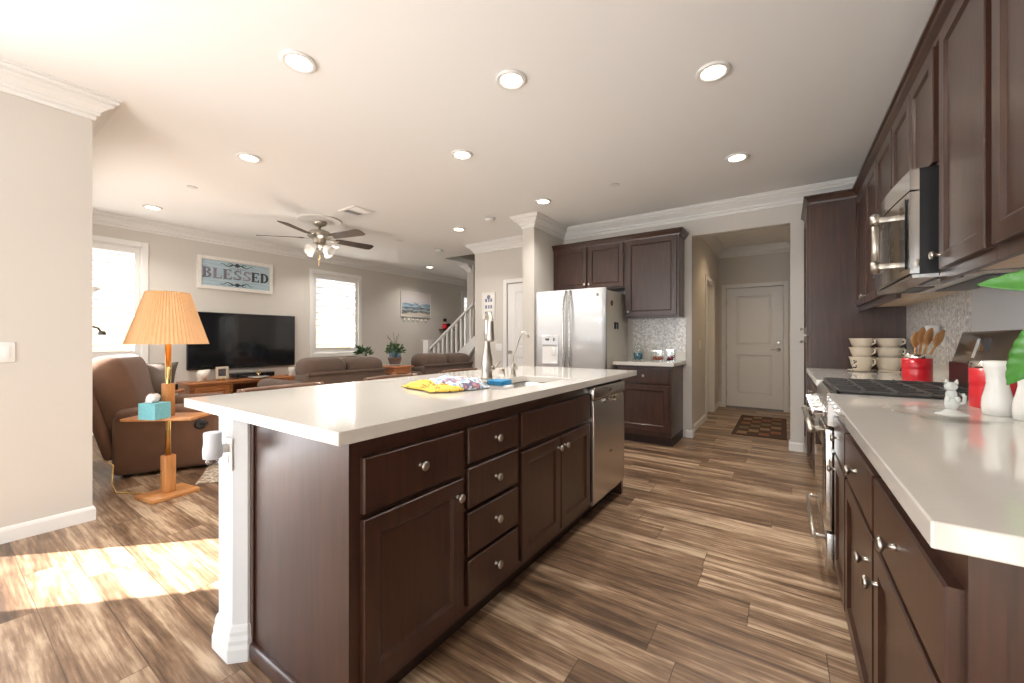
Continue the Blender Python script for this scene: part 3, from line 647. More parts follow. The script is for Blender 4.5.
cabinet('upper_cabinet', 'tall single door dark wall cabinet over the jars beside the fridge', FBU, -1.603, -.985, 1.43, 2.375, .305,
        [(D, -1.585, -1.005, 1.445, 2.355, -1.555, 1.50)], 'upper cabinets on the back wall')
one('cabinet_crown_molding', ESP, lambda mb: mb.sweep(CCROWN, [(-2.587, 4.805), (-.98, 4.805), (-.98, YB)]) , 'dark crown strip along the top of the cabinets above the fridge', 'molding')
cabinet('base_cabinet', 'small dark base cabinet with one drawer and one door beside the fridge', FB, -1.60, -1.00, 0, .876, .59,
        [(W, -1.575, -1.02, .68, .845, -1.29, .765), (D, -1.575, -1.02, .16, .66, None, None)], None, .10)
one('small_worktop', QUARTZ, lambda mb: mb.box(-1.632, -.965, 4.465, YB, .876, .914), 'short white quartz worktop with three glass jars beside the fridge', 'countertop', mod=bevel_mod(.003))
mb = MB(); mb.box(-1.60, -.965, YB - .012, YB, 1.016, 1.43); struct(mb, 'wall_backsplash_jars', TILE)
one('backsplash_strip', QUARTZ, lambda mb: mb.box(-1.60, -.965, YB - .02, YB, .914, 1.016), 'low quartz upstand behind the three glass jars', 'backsplash', mod=bevel_mod(.002))
def jar(name, label, x, y, r_, h, fill, fillh, square, lid):
    t = thing(name, label, 'jar', (x, y, .914), 'glass jars beside the fridge')
    if square:
        child('glass', GLASS, t, lambda mb: mb.loft([rrect(x - r_, x + r_, y - r_, y + r_, z, .012) for z in (.914, .914 + h)] + [rrect(x - r_ + .003, x + r_ - .003, y - r_ + .003, y + r_ - .003, z, .01) for z in (.914 + h, .919)], (True, True), smooth=False))
        child('lid', CHROME, t, lambda mb: mb.loft([rrect(x - r_ - .002, x + r_ + .002, y - r_ - .002, y + r_ + .002, z, .012) for z in (.914 + h, .914 + h + .012)], smooth=False))
        c = child('sweets', fill, t, lambda mb: [mb.ball((x + random.uniform(-1, 1) * (r_ - .016), y + random.uniform(-1, 1) * (r_ - .016), .932 + random.random() * fillh), .011, 8, 6, (1, 1, .8)) for _ in range(46)]); c['kind'] = 'stuff'
    else:
        child('glass', GLASS, t, lambda mb: mb.lathe([(r_ * .93, 0), (r_, .012), (r_, h * .78), (r_ * .72, h * .93), (r_ * .74, h), (r_ * .71, h), (r_ * .69, h * .93), (r_ * .96, h * .77), (r_ * .96, .012), (0, .006)], (x, y, .914), seg=28))
        child('lid', GLASS, t, lambda mb: mb.lathe([(r_ * .80, h), (r_ * .82, h + .012), (r_ * .4, h + .03), (.008, h + .036), (.016, h + .05), (.012, h + .062), (0, h + .064)], (x, y, .914)))
        c = child('filling', fill, t, lambda mb: [mb.ball((x + math.cos(a) * q, y + math.sin(a) * q, .934 + random.random() * fillh), .014, 8, 6) for a, q in [(random.uniform(0, 6.28), (r_ - .022) * math.sqrt(random.random())) for _ in range(60)]]); c['kind'] = 'stuff'
jar('glass_jar', 'round lidded glass jar filled with teal sweets', -1.44, 4.80, .068, .165, M('teal_sweets', (.02, .16, .24), .35, noise=.7, nscale=60), .065, False, True)
jar('glass_jar', 'wide square glass jar with orange red sweets in the middle of the row', -1.205, 4.765, .066, .115, M('red_orange_sweets', (.52, .10, .05), .35, noise=.5, nscale=60), .035, True, True)
jar('glass_jar', 'narrow square glass jar with dark red sweets nearest the hall', -1.055, 4.74, .047, .125, M('maroon_sweets', (.22, .02, .05), .35, noise=.6, nscale=60), .05, True, True)

# ------------------------------------------------------------------ right wall: base run, range, uppers, microwave
cabinet('base_cabinet', 'dark base cabinet with a wide drawer at the near end of the right worktop', FR, .815, 1.38, 0, .876, .60,
        [(W, .822, 1.370, .655, .808, 1.125, .733), (D, .822, 1.370, .125, .638, 1.315, .56)], 'base cabinets under the right worktop', .10,
        extra=lambda mb: (mb.box(.21, .245, .809, .815, .10, .876), mb.box(.27, .33, .803, .815, .10, .876), mb.box(.75, .81, .803, .815, .10, .876), mb.box(.33, .75, .803, .815, .80, .876), mb.box(.33, .75, .803, .815, .10, .17)))
cabinet('base_cabinet', 'dark base cabinet in the middle of the three on the near side of the range', FR, 1.38, 1.96, 0, .876, .60,
        [(W, 1.392, 1.950, .655, .808, 1.665, .743), (D, 1.392, 1.950, .125, .638, 1.45, .56)], 'base cabinets under the right worktop', .10)
cabinet('base_cabinet', 'narrow dark base cabinet touching the near side of the range', FR, 1.96, 2.352, 0, .876, .60,
        [(W, 1.972, 2.338, .655, .808, 2.14, .751), (D, 1.972, 2.338, .125, .638, 2.275, .587)], 'base cabinets under the right worktop', .10)
cabinet('base_cabinet', 'dark base cabinet between the range and the tall pantry', FR, 3.128, 4.405, 0, .876, .60,
        [(W, 3.14, 3.76, .655, .808, 3.45, .74), (W, 3.77, 4.395, .655, .808, 4.08, .74), (D, 3.14, 3.76, .125, .638, 3.70, .57), (D, 3.77, 4.395, .125, .638, 3.83, .57)], 'base cabinets under the right worktop', .10)
one('right_worktop', QUARTZ, lambda mb: mb.box(.165, XR, .77, 2.358, .876, .914), 'long pale quartz worktop in the right foreground, on the near side of the range', 'countertop', mod=bevel_mod(.003))
one('right_worktop', QUARTZ, lambda mb: mb.box(.165, XR, 3.122, 4.409, .876, .914), 'pale quartz worktop carrying the bowls between range and pantry', 'countertop', mod=bevel_mod(.003))
one('backsplash_strip', QUARTZ, lambda mb: mb.box(XR - .02, XR, 3.125, 4.409, .914, 1.016), 'low quartz upstand behind the bowls and spoons', 'backsplash', mod=bevel_mod(.002))
one('backsplash_strip', QUARTZ, lambda mb: mb.box(XR - .02, XR, .77, 2.355, .914, 1.016), 'low quartz upstand behind the white vases', 'backsplash', mod=bevel_mod(.002))
mb = MB(); mb.box(XR - .012, XR, 3.06, 4.41, 1.016, 1.44); mb.box(XR - .012, XR, .77, 2.30, 1.016, 1.44); struct(mb, 'wall_backsplash_right', TILE)
mb = MB(); mb.box(XR - .013, XR, 2.30, 3.06, .90, 1.50); struct(mb, 'wall_range_panel', M('pale_range_panel', (.72, .72, .73), .35, noise=.02))
# tall pantry
FT = lambda u, w, n: (.19 - n, u, w)
r = cabinet('tall_pantry_cabinet', 'tall dark pantry cabinet beside the hall opening', FT, 4.41, 5.10, 0, 2.375, .622,
        [(D, 4.425, 5.085, 1.22, 2.355, 5.03, 1.27), (D, 4.425, 5.085, .125, 1.20, 5.03, 1.14)], None, .10)
one('cabinet_crown_molding', ESP, lambda mb: mb.sweep(CCROWN, [(.19, YB), (.19, 4.405), (.515, 4.405), (.515, .55), (XR, .55)]), 'dark crown strip along the top of the pantry and right wall cabinets', 'molding')
# uppers
UG = 'upper cabinets on the right wall'
def uppers(label, u0, u1, w0, doors, rail=True):
    return cabinet('upper_cabinet', label, FU, u0, u1, w0, 2.375, XR - .52 - .002, doors, UG, under=UNDER,
                   extra=(lambda mb: mb.box(u0, u1, w0 - .035, w0, -.02, 0, F=FU)) if rail else None)
uppers('dark wall cabinet between the microwave and the pantry, with a pair and a single door', 3.068, 4.408, 1.43,
       [(D, 3.975, 4.398, 1.437, 2.355, 4.00, 1.49), (D, 3.530, 3.962, 1.437, 2.355, 3.935, 1.49), (D, 3.078, 3.508, 1.437, 2.355, 3.10, 1.49)])
uppers('short dark double door wall cabinet above the microwave', 2.302, 3.066, 1.872, [(D, 2.685, 3.056, 1.885, 2.355, 2.71, 1.93), (D, 2.312, 2.675, 1.885, 2.355, 2.65, 1.93)], False)
uppers('dark wall cabinet on the near side of the microwave, with one door', 1.783, 2.300, 1.43, [(D, 1.803, 2.232, 1.437, 2.355, 2.208, 1.49)])
uppers('nearest dark wall cabinet in the top right corner, with a pair of doors', .60, 1.781, 1.43, [(D, 1.19, 1.752, 1.437, 2.355, 1.22, 1.49), (D, .62, 1.18, 1.437, 2.355, 1.15, 1.49)])
# microwave
r = thing('microwave', 'stainless over-the-range microwave under the short wall cabinet', 'microwave', (.62, 2.684, 1.43))
child('body', BLACKM, r, lambda mb: mb.box(.462, XR - .015, 2.305, 3.062, 1.432, 1.868))
def mwf(z0, z1, y0=2.305, y1=3.062):
    def f(mb):
        k = 12; lo = []
        for i in range(k + 1):
            y = y0 + (y1 - y0) * i / k; t = (y - 2.305) / .757; x = .432 - .018 * math.sin(PI * t)
            lo.append([(.461, y, z0), (x, y, z0), (x, y, z1), (.461, y, z1)])
        mb.loft(lo, smooth=False)
    return f
child('door', MIRROR, r, mwf(1.436, 1.775)); child('top_vent_panel', MIRROR, r, mwf(1.782, 1.866))
child('window', BLACKG, r, lambda mb: mb.box(.4125, .4175, 2.58, 2.98, 1.50, 1.72, r=.001, seg=1))
child('control_panel', BLACKG, r, lambda mb: mb.box(.4225, .4285, 2.335, 2.43, 1.46, 1.755, r=.001, seg=1))
def mwh(mb):
    mb.cyl((.352, 2.50, 1.47), (.352, 2.50, 1.745), .014); 
    for z in (1.50, 1.715): mb.use(NICKEL).lathe([(.018, -.022), (.018, .022)], (.352, 2.50, z)); mb.box(.352, .425, 2.488, 2.512, z - .013, z + .013, r=.003)
child('handle', NICKEL, r, lambda mb: (mb.use(NICKEL), mwh(mb)))
def mwu(mb):
    mb.use(STEEL).box(.44, XR - .02, 2.31, 3.058, 1.418, 1.432)
    mb.use(BLACKM)
    for a in ((.52, .60, 2.36, 2.62), (.52, .60, 2.74, 3.0), (.66, .78, 2.36, 3.0)): mb.box(*a, 1.414, 1.418)
    mb.use(STEEL)
    for i in range(9): mb.box(.53, .59, 2.37 + .027 * i, 2.38 + .027 * i, 1.411, 1.414)
child('underside_vent', None, r, mwu)
# range
r = thing('gas_range', 'stainless slide-in gas range between the two right worktops', 'range', (.5, 2.74, 0))
y0, y1 = 2.362, 3.118
child('body', STEEL, r, lambda mb: (mb.box(.20, .80, y0, y1, .08, .90), mb.use(STEEL)))
child('plinth', BLACKM, r, lambda mb: mb.box(.25, .80, y0 + .01, y1 - .01, 0, .08))
child('oven_door', MIRROR, r, lambda mb: mb.box(.158, .20, y0 + .004, y1 - .004, .27, .745, r=.006))
child('oven_window', BLACKG, r, lambda mb: mb.box(.156, .160, y0 + .1, y1 - .1, .36, .64, r=.001, seg=1))
child('drawer', STEEL, r, lambda mb: mb.box(.162, .20, y0 + .004, y1 - .004, .085, .26, r=.006))
child('handle', NICKEL, r, lambda mb: (mb.tube([(.108, y0 + .03, .735), (.104, 2.74, .735), (.108, y1 - .03, .735)], .0135, 14), [mb.cyl((.108, y, .735), (.16, y, .735), .012) for y in (y0 + .05, y1 - .05)], [mb.ball((.108, y, .735), .019) for y in (y0 + .03, y1 - .03)]), label='stainless oven door handle')
child('handle', NICKEL, r, lambda mb: (mb.tube([(.120, y0 + .05, .215), (.118, 2.74, .215), (.120, y1 - .05, .215)], .009, 12), [mb.cyl((.120, y, .215), (.165, y, .215), .008) for y in (y0 + .08, y1 - .08)]), label='thin handle of the bottom drawer')
child('control_panel', STEEL, r, lambda mb: mb.prism([(.20, .755), (.165, .76), (.168, .872), (.185, .905), (.24, .905), (.24, .755)], y0 + .002, y1 - .002, lambda a, b, c: (a, c, b)), mod=bevel_mod(.003))
for k in range(5):
    y = y0 + .10 + k * (y1 - y0 - .20) / 4
    child('burner_knob', CHROME, r, lambda mb: (mb.lathe([(.027, 0), (.027, .012), (.021, .018), (.019, .042), (.016, .046)], (.167, y, .815), (-1, 0, .02), 20), mb.box(.110, .124, y - .004, y + .004, .798, .832, r=.003)))
child('cooktop', BLACKM, r, lambda mb: mb.box(.19, .73, y0 + .002, y1 - .002, .896, .906, r=.003))
def burner(cx, cy, s):
    return lambda mb: mb.lathe([(.055 * s, 0), (.055 * s, .008), (.042 * s, .010), (.04 * s, .014), (.034 * s, .016), (.0, .016)], (cx, cy, .905), seg=20)
for cx, cy, s in ((.32, 2.53, 1.1), (.60, 2.53, .85), (.46, 2.74, 1.2), (.32, 2.95, .9), (.60, 2.95, 1.1)): child('burner', IRON, r, burner(cx, cy, s))
def grate(a, b):
    def f(mb):
        x0, x1, zt, w = .20, .725, .931, .007
        for y in (a + w, b - w): mb.box(x0, x1, y - w, y + w, zt - .013, zt, r=.003, seg=1)
        for x in (x0 + w, x1 - w): mb.box(x - w, x + w, a, b, zt - .022, zt, r=.003, seg=1)
        for i in range(1, 5): mb.box(x0 + i * (x1 - x0) / 5 - .006, x0 + i * (x1 - x0) / 5 + .006, a, b, zt - .010, zt + .003, r=.002, seg=1)
        ym = (a + b) / 2; mb.box(x0, x1, ym - .005, ym + .005, zt - .014, zt, r=.002, seg=1)
        for x in (x0 + w, x1 - w):
            for y in (a + w, b - w): mb.box(x - w, x + w, y - w, y + w, .905, zt - .01)
    return f
for k in range(3): child('burner_grate', IRON, r, grate(y0 + .006 + k * .2485, y0 + .006 + k * .2485 + .244))
TB = Matrix.Translation((.762, 0, 1.02)) @ Matrix.Rotation(math.radians(14), 4, 'Y')
bg = child('backguard', BRONZE, r, lambda mb: mb.box(-.022, .022, y0 + .002, y1 - .002, 0, .185, r=.012, mat=TB))
child('back_riser', BLACKM, r, lambda mb: mb.box(.735, .805, y0 + .01, y1 - .01, .90, 1.045))
child('display', BLACKG, bg, lambda mb: mb.box(-.0245, -.021, 2.70, 2.80, .085, .145, r=.001, seg=1, mat=TB))
child('sticker', PLASTIC, bg, lambda mb: mb.box(-.0245, -.021, 2.832, 2.862, .05, .145, r=.001, seg=1, mat=TB), label='white sticker on the range backguard')
# ---- things on the right worktops
def cup_bowl(x, y, z, h, r_, name, label, group, base=False, spots=False):
    t = thing(name, label, 'bowl', (x, y, z), group)
    def f(mb):
        mb.lathe([(r_ * .64, 0), (r_ * .69, .004), (r_ * .86, h * .45), (r_ * .95, h * .82), (r_ * 1.03, h * .96), (r_ * 1.04, h), (r_ * .99, h), (r_ * .92, h * .82), (r_ * .82, h * .45), (r_ * .62, .008)], (x, y, z), seg=44, pleat=.012)
        if base: mb.lathe([(r_ * .75, -.012), (r_ * .80, -.006), (r_ * .66, .003)], (x, y, z), seg=30)
    b = child('body', CREAM, t, f)
    def hnd(mb):
        d = Vector((.80, -.60, 0)).normalized(); c = Vector((x, y, z))
        mb.tube([c + d * (r_ * .98) + Vector((0, 0, h * .85)), c + d * (r_ * 1.20) + Vector((0, 0, h * .82)), c + d * (r_ * 1.17) + Vector((0, 0, h * .52)), c + d * (r_ * .86) + Vector((0, 0, h * .34))], .0065)
    child('handle', CREAM, t, hnd)
    if spots:
        def sp(mb):
            for k in range(14):
                a = math.radians(-140 + random.uniform(-25, 25)); q = random.uniform(.2, .8)
                rr = r_ * (.70 + .25 * q) * 1.0; mb.ball((x + rr * math.cos(a), y + rr * math.sin(a), z + h * q), .006, 8, 5)
        child('painted_flowers', BLACKM, t, sp, label='dark painted sprig on the bowl')
z = .914
one('saucer', CREAM, lambda mb: mb.lathe([(.045, 0), (.05, .003), (.085, .012), (.087, .015), (.05, .008)], (.502, 4.12, .914), seg=30), 'cream saucer under the left stack of bowls', 'saucer')
G1, G2 = 'stacked cream bowls left', 'stacked cream bowls right'
cup_bowl(.502, 4.12, .924, .105, .075, 'soup_bowl', 'lowest cream handled bowl of the left stack, with a painted sprig', G1, spots=True)
cup_bowl(.502, 4.12, 1.024, .078, .075, 'soup_bowl', 'middle cream handled bowl of the left stack', G1)
cup_bowl(.502, 4.12, 1.098, .075, .075, 'soup_bowl', 'topmost cream handled bowl of the left stack', G1)
cup_bowl(.666, 4.16, .926, .100, .083, 'soup_bowl', 'lowest cream handled bowl of the right stack, beside the red canister', G2, base=True)
cup_bowl(.666, 4.16, 1.022, .080, .083, 'soup_bowl', 'middle cream handled bowl of the right stack', G2)
cup_bowl(.666, 4.16, 1.098, .075, .083, 'soup_bowl', 'topmost cream handled bowl of the right stack', G2)
def canister(x, y, r_, h, label):
    t = thing('utensil_canister', label, 'canister', (x, y, .914), 'red canisters')
    child('body', RED, t, lambda mb: mb.lathe([(r_ * .97, 0), (r_, .004), (r_, h * .42), (r_ * .985, h * .44), (r_ * .985, h * .5), (r_, h * .52), (r_, h * .86), (r_ * .96, h * .86), (r_ * .96, .01), (0, .008)], (x, y, .914), seg=36))
    child('rim', MIRROR, t, lambda mb: mb.lathe([(r_ * 1.0, h * .86), (r_ * 1.01, h * .88), (r_ * 1.01, h), (r_ * .96, h), (r_ * .95, h * .86)], (x, y, .914), seg=36, ring=True), label='polished steel rim')
canister(.645, 3.28, .0655, .162, 'red canister with a steel rim holding wooden spoons by the range')
canister(.635, 2.185, .066, .168, 'red canister with a steel rim half hidden behind the white vases')
def spoon(x, y, z0, dx, dy, L, label, fork=False):
    d = Vector((dx, dy, 1)).normalized(); p = Vector((x, y, z0)); e = p + d * L
    side = d.cross(Vector((.8, .6, 0)).cross(d)).normalized(); side = Vector((.83, .56, 0)) - d * Vector((.83, .56, 0)).dot(d); side.normalize(); nn = d.cross(side)
    def f(mb):
        mb.tube([p, p + d * (L * .7)], .006, 10)
        lo = []
        for k in range(12):
            q = k / 11; w = .006 + .022 * math.sin(PI * min(1, q * 1.0)) ** .8; th = .004 + .0015 * math.sin(PI * q); c = p + d * (L * (.66 + .34 * q)) + nn * (.004 * math.sin(PI * q))
            lo.append([c + side * (w * math.cos(a)) + nn * (th * math.sin(a)) for a in [2 * PI * i / 12 for i in range(12)]])
        mb.loft(lo)
    return one('wooden_spoon', SPOON, f, label, 'wooden utensil', 'wooden utensils in the canister')
spoon(.632, 3.29, .925, .06, .06, .285, 'wooden spoon leaning left in the red canister')
spoon(.645, 3.295, .925, .12, .10, .315, 'tallest wooden spoon standing upright in the red canister')
spoon(.640, 3.275, .925, .24, .10, .315, 'wooden spatula leaning right in the red canister, second from the right')
spoon(.640, 3.265, .925, .42, .14, .32, 'rightmost wooden spoon leaning far over in the red canister')
spoon(.648, 2.19, .925, .30, .10, .20, 'light wooden spoon in the canister behind the vases')
def vase(x, y, label):
    return one('porcelain_vase', PORC, lambda mb: mb.lathe([(.0, 0), (.030, 0), (.0345, .006), (.036, .03), (.0345, .055), (.028, .085), (.0245, .105), (.026, .13), (.031, .158), (.0335, .176), (.030, .178), (.023, .13), (.022, .105), (.030, .05), (.0, .02)], (x, y, .914), seg=36), label, 'vase', 'white vases')
vase(.576, 1.970, 'white pinched vase standing in front of the red canister')
vase(.616, 1.880, 'white pinched vase nearest the right edge, beside the green leaf')
r = thing('glass_cake_plate', 'clear glass plate on the right worktop under the cat figurine', 'plate', (.425, 1.76, .914))
child('plate', PLATEG, r, lambda mb: mb.lathe([(.0, .004), (.075, .004), (.082, .012), (.135, .016), (.16, .024), (.162, .028), (.135, .021), (.08, .017), (.0, .010)], (.425, 1.76, .914), seg=56))
child('foot', PLATEG, r, lambda mb: mb.lathe([(.07, 0), (.072, .004), (.066, .004), (.064, 0)], (.425, 1.76, .914), seg=40, ring=True))
def cat(mb):
    cx, cy, z = .425, 1.775, .930
    mb.lathe([(.052, 0), (.056, .003), (.046, .010), (.030, .016), (.020, .026)], (cx, cy, z), seg=28, pleat=.03)
    mb.ball((cx, cy, z + .05), .028, 18, 12, (.85, .85, 1.15)); mb.ball((cx, cy, z + .088), .022, 18, 12, (.85, .85, 1.3)); mb.ball((cx - .003, cy - .006, z + .125), .021, 18, 12, (1.05, 1.0, .95))
    mb.ball((cx - .008, cy - .024, z + .120), .009, 12, 8)
    for s in (-1, 1): mb.lathe([(.009, 0), (.005, .012), (.0015, .019)], (cx + s * .013, cy - .002, z + .138), (s * .25, 0, 1), 10); mb.ball((cx + s * .016, cy - .016, z + .07), .009, 10, 7, (1, 1, 1.6))
    mb.tube([(cx + .02, cy, z + .05), (cx + .038, cy + .004, z + .055), (cx + .042, cy + .004, z + .08), (cx + .034, cy + .002, z + .095)], .007, 10)
    q = Vector((cx, cy, z))
    for v in mb.bm.verts: v.co = q + (v.co - q) * .70
one('cat_figurine', FROST, cat, 'frosted glass cat figurine standing on the glass plate', 'figurine')
r = thing('wall_outlet', 'white outlet on the mosaic tile above the wooden spoons', 'outlet', (XR - .012, 3.50, 1.135)); FW = lambda u, w, n: (XR - .012 - n, u, w)
child('plate', PLASTIC, r, lambda mb: plate(mb, FW, 3.50, 1.18)); child('sockets', None, r, lambda mb: sockets(mb, FW, 3.50, 1.18))
r = thing('plug_in_night_light', 'white plug-in night light with a tan disc on the tile outlet', 'night light', (XR - .05, 3.50, 1.16))
child('housing', PLASTIC, r, lambda mb: mb.lathe([(.028, 0), (.032, .01), (.032, .075), (.028, .085)], (XR - .062, 3.505, 1.165), seg=24)); child('disc', M('tan_disc', (.42, .30, .18), .4, noise=.1), r, lambda mb: mb.cyl((XR - .062, 3.505, 1.150), (XR - .062, 3.505, 1.166), .024))
r = thing('wall_outlet', 'white outlet low on the tile left of the night light', 'outlet', (XR - .012, 4.0, 1.10))
child('plate', PLASTIC, r, lambda mb: plate(mb, FW, 4.02, 1.11)); child('sockets', None, r, lambda mb: sockets(mb, FW, 4.02, 1.11))
# potted plant whose leaves reach into the picture
r = thing('potted_plant', 'broad leafed green plant reaching in from the right edge', 'plant', (.66, 1.36, .914))
child('pot', PORC, r, lambda mb: mb.lathe([(.06, 0), (.065, .004), (.085, .12), (.09, .14), (.086, .142), (.078, .12), (.06, .02), (0, .02)], (.66, 1.36, .914), seg=32))
child('soil', SOIL, r, lambda mb: mb.lathe([(.076, 0), (.07, .008), (0, .01)], (.66, 1.36, 1.03), seg=24))
child('stem', LEAFD, r, lambda mb: (mb.tube([(.66, 1.36, 1.03), (.665, 1.37, 1.15), (.655, 1.38, 1.27), (.66, 1.37, 1.33)], .006), mb.tube([(.655, 1.38, 1.27), (.62, 1.42, 1.29)], .0035), mb.tube([(.655, 1.38, 1.26), (.60, 1.41, 1.25), (.565, 1.43, 1.245)], .0035)))
def leaf(a, b, w, droop, up):
    a, b = Vector(a), Vector(b); d = b - a; up = Vector(up)
    side = d.cross(up).normalized(); nrm = side.cross(d).normalized()
    def f(mb):
        n, k = 26, 4; rows = []
        for i in range(n + 1):
            t = i / n; ww = w * max(0, math.sin(PI * t ** .85)) ** .75 * (1 - .15 * t) ; c = a + d * t + nrm * (droop * math.sin(PI * t))
            row = []
            for j in range(-k, k + 1):
                q = j / k; rip = .0035 * math.sin(i * 2.1 - abs(q) * 4) * abs(q)
                row.append(c + side * (ww * q) + nrm * (.22 * ww * abs(q) + rip))
            rows.append(row)
        mb.loft(rows, (False, False), True, closed=False)
    return f
def thin(o):
    m = o.modifiers.new('solid', 'SOLIDIFY'); m.thickness = .0012
child('leaf', LEAF, r, leaf((.62, 1.42, 1.29), (.404, 1.50, 1.300), .036, .012, (-.45, -.85, .25)), mod=thin)
child('leaf', LEAF, r, leaf((.545, 1.43, 1.245), (.455, 1.50, 1.050), .042, .012, (-.55, -.8, .1)), mod=thin)
child('leaf', LEAF, r, leaf((.66, 1.37, 1.32), (.75, 1.25, 1.36), .04, .01, (0, 0, 1)), mod=thin)
child('leaf', LEAF, r, leaf((.66, 1.37, 1.32), (.60, 1.24, 1.34), .04, .01, (0, 0, 1)), mod=thin)
child('leaf', LEAF, r, leaf((.66, 1.37, 1.28), (.76, 1.46, 1.30), .035, .01, (0, 0, 1)), mod=thin)

# ------------------------------------------------------------------ ceiling fittings
def downlight(x, y, label, w=None, z=CEIL, color=None):
    t = thing('recessed_light', label, 'ceiling light', (x, y, z - .012), 'recessed ceiling lights')
    child('trim_ring', TRIM, t, lambda mb: mb.lathe([(.088, .0), (.092, .006), (.090, .012), (.062, .012), (.064, .002), (.070, -.002), (.082, -.003)], (x, y, z - .012), seg=32, ring=True))
    child('lens', LENS, t, lambda mb: mb.lathe([(.064, 0), (.05, -.001), (0, -.001)], (x, y, z - .004), seg=28))
    l = bpy.data.lights.new('downlight_bulb', 'AREA'); l.shape = 'DISK'; l.size = .12; l.energy = DOWNLIGHT_W if w is None else w; l.color = color or DOWNLIGHT_COLOR; l.spread = math.radians(125)
    o = bpy.data.objects.new('downlight_bulb', l); COL.objects.link(o); o.location = (x, y, z - .018)
s = .987
for x, y, lab in ((-2.245, 1.18, 'recessed ceiling light nearest the left wall corner, front left of the kitchen'),
                  (-1.35, 1.975, 'recessed ceiling light over the near middle of the island'),
                  (-.34, 2.575, 'recessed ceiling light in front of the microwave, large at the top right'),
                  (-.332, 3.90, 'recessed ceiling light nearest the hall opening, at the right'),
                  (-2.235, 2.54, 'recessed ceiling light in the middle of the ceiling, halfway along the island'),
                  (-2.235, 3.91, 'recessed ceiling light just before the column beside the fridge'),
                  (-3.775, 1.56, 'recessed ceiling light between the left wall corner and the ceiling fan'),
                  (-3.78, 4.23, 'recessed ceiling light between the two smoke detectors'),
                  (-6.13, 1.51, 'recessed ceiling light above the first shuttered window'),
                  (-6.26, 6.08, 'farthest recessed ceiling light, before the stairs'),
                  (-6.20, 3.85, 'recessed ceiling light half hidden behind a fan blade')):
    downlight(x, y, lab)
fl = bpy.data.lights.new('fan_lamp', 'POINT'); fl.energy = 7; fl.color = (1., .9, .78); fl.shadow_soft_size = .12
fo = bpy.data.objects.new('fan_lamp', fl); COL.objects.link(fo); fo.location = (-5.0, 2.9, CEIL - .60)
downlight(-.30, 6.30, 'recessed light in the hall ceiling before the white door', 7.0, color=(1, .74, .46))
# ceiling fan
fx, fy = -5.00, 2.90
r = thing('ceiling_fan', 'five blade ceiling fan with dark blades and white glass shades', 'ceiling fan', (fx, fy, CEIL))
child('medallion', TRIM, r, lambda mb: mb.lathe([(.27, 0), (.27, -.010), (.255, -.016), (.235, -.012), (.15, -.014), (.14, -.022), (.10, -.022)], (fx, fy, CEIL), seg=48))
child('canopy', NICKEL, r, lambda mb: mb.lathe([(.085, -.018), (.088, -.035), (.075, -.065), (.035, -.085), (.016, -.088), (.016, -.135)], (fx, fy, CEIL), seg=28))
child('motor', NICKEL, r, lambda mb: mb.lathe([(.03, 0), (.06, -.008), (.125, -.03), (.145, -.05), (.145, -.085), (.135, -.10), (.10, -.115), (.075, -.13), (.07, -.17), (.05, -.185)], (fx, fy, CEIL - .125), seg=36))
bz = CEIL - .235
for k in range(5):
    a = math.radians(10 + 72 * k)
    T = Matrix.Translation((fx, fy, bz)) @ Matrix.Rotation(a, 4, 'Z') @ Matrix.Rotation(math.radians(-13), 4, 'X')
    def blade(mb):
        pts = [(.20, -.045), (.26, -.062), (.68, -.078), (.725, -.06), (.735, 0), (.725, .06), (.68, .078), (.26, .062), (.20, .045)]
        mb.loft([[tuple(T @ Vector((x, y, z))) for x, y in pts] for z in (-.004, .004)], smooth=False)
    b = child('blade', DARKW, r, blade)
    child('blade_bracket', NICKEL, b, lambda mb: mb.box(.09, .25, -.025, .025, -.010, -.004, r=.003, mat=T))
child('light_hub', NICKEL, r, lambda mb: mb.lathe([(.05, 0), (.065, -.01), (.06, -.035), (.03, -.05), (.012, -.055), (.006, -.075)], (fx, fy, CEIL - .31), seg=24))
for k in range(4):
    a = math.radians(20 + 90 * k); d = Vector((math.cos(a), math.sin(a), -.75)).normalized(); p = Vector((fx, fy, CEIL - .325)) + Vector((math.cos(a), math.sin(a), 0)) * .06
    child('shade', MILK, r, lambda mb: mb.lathe([(.022, .0), (.03, .01), (.043, .035), (.050, .07), (.062, .105), (.066, .115), (.062, .116), (.046, .07), (.02, .012)], p + d * .035, d, 22))
    child('lamp_holder', NICKEL, r, lambda mb: mb.cyl(p - d * .02, p + d * .045, .016, .024))
child('pull_chain', BRASS, r, lambda mb: (mb.tube([(fx + .03, fy - .03, CEIL - .37), (fx + .032, fy - .03, CEIL - .60)], .0022, 6), mb.ball((fx + .032, fy - .03, CEIL - .51), .010, 10, 7), mb.tube([(fx - .03, fy + .02, CEIL - .37), (fx - .03, fy + .02, CEIL - .47)], .0022, 6), mb.ball((fx - .03, fy + .02, CEIL - .48), .010, 10, 7)))
r = thing('ceiling_vent', 'white square air vent with louvers beside the ceiling fan', 'vent', (-4.27, 2.94, CEIL))
T = rot_z(0, (-4.27, 2.94, 0))
child('frame', TRIM, r, lambda mb: [mb.box(*a, CEIL - .012, CEIL, r=.002, seg=1) for a in ((-4.43, -4.11, 2.80, 2.835), (-4.43, -4.11, 3.055, 3.09), (-4.43, -4.395, 2.835, 3.055), (-4.145, -4.11, 2.835, 3.055), (-4.285, -4.255, 2.835, 3.055))])
def vl(mb):
    for i in range(8):
        for x0, x1, s in ((-4.395, -4.285, 1), (-4.255, -4.145, -1)):
            mb.box(-(x1 - x0) / 2, (x1 - x0) / 2, -.007, .007, -.001, .001, mat=Matrix.Translation(((x0 + x1) / 2, 2.85 + .027 * i, CEIL - .008)) @ Matrix.Rotation(s * .7, 4, 'X'))
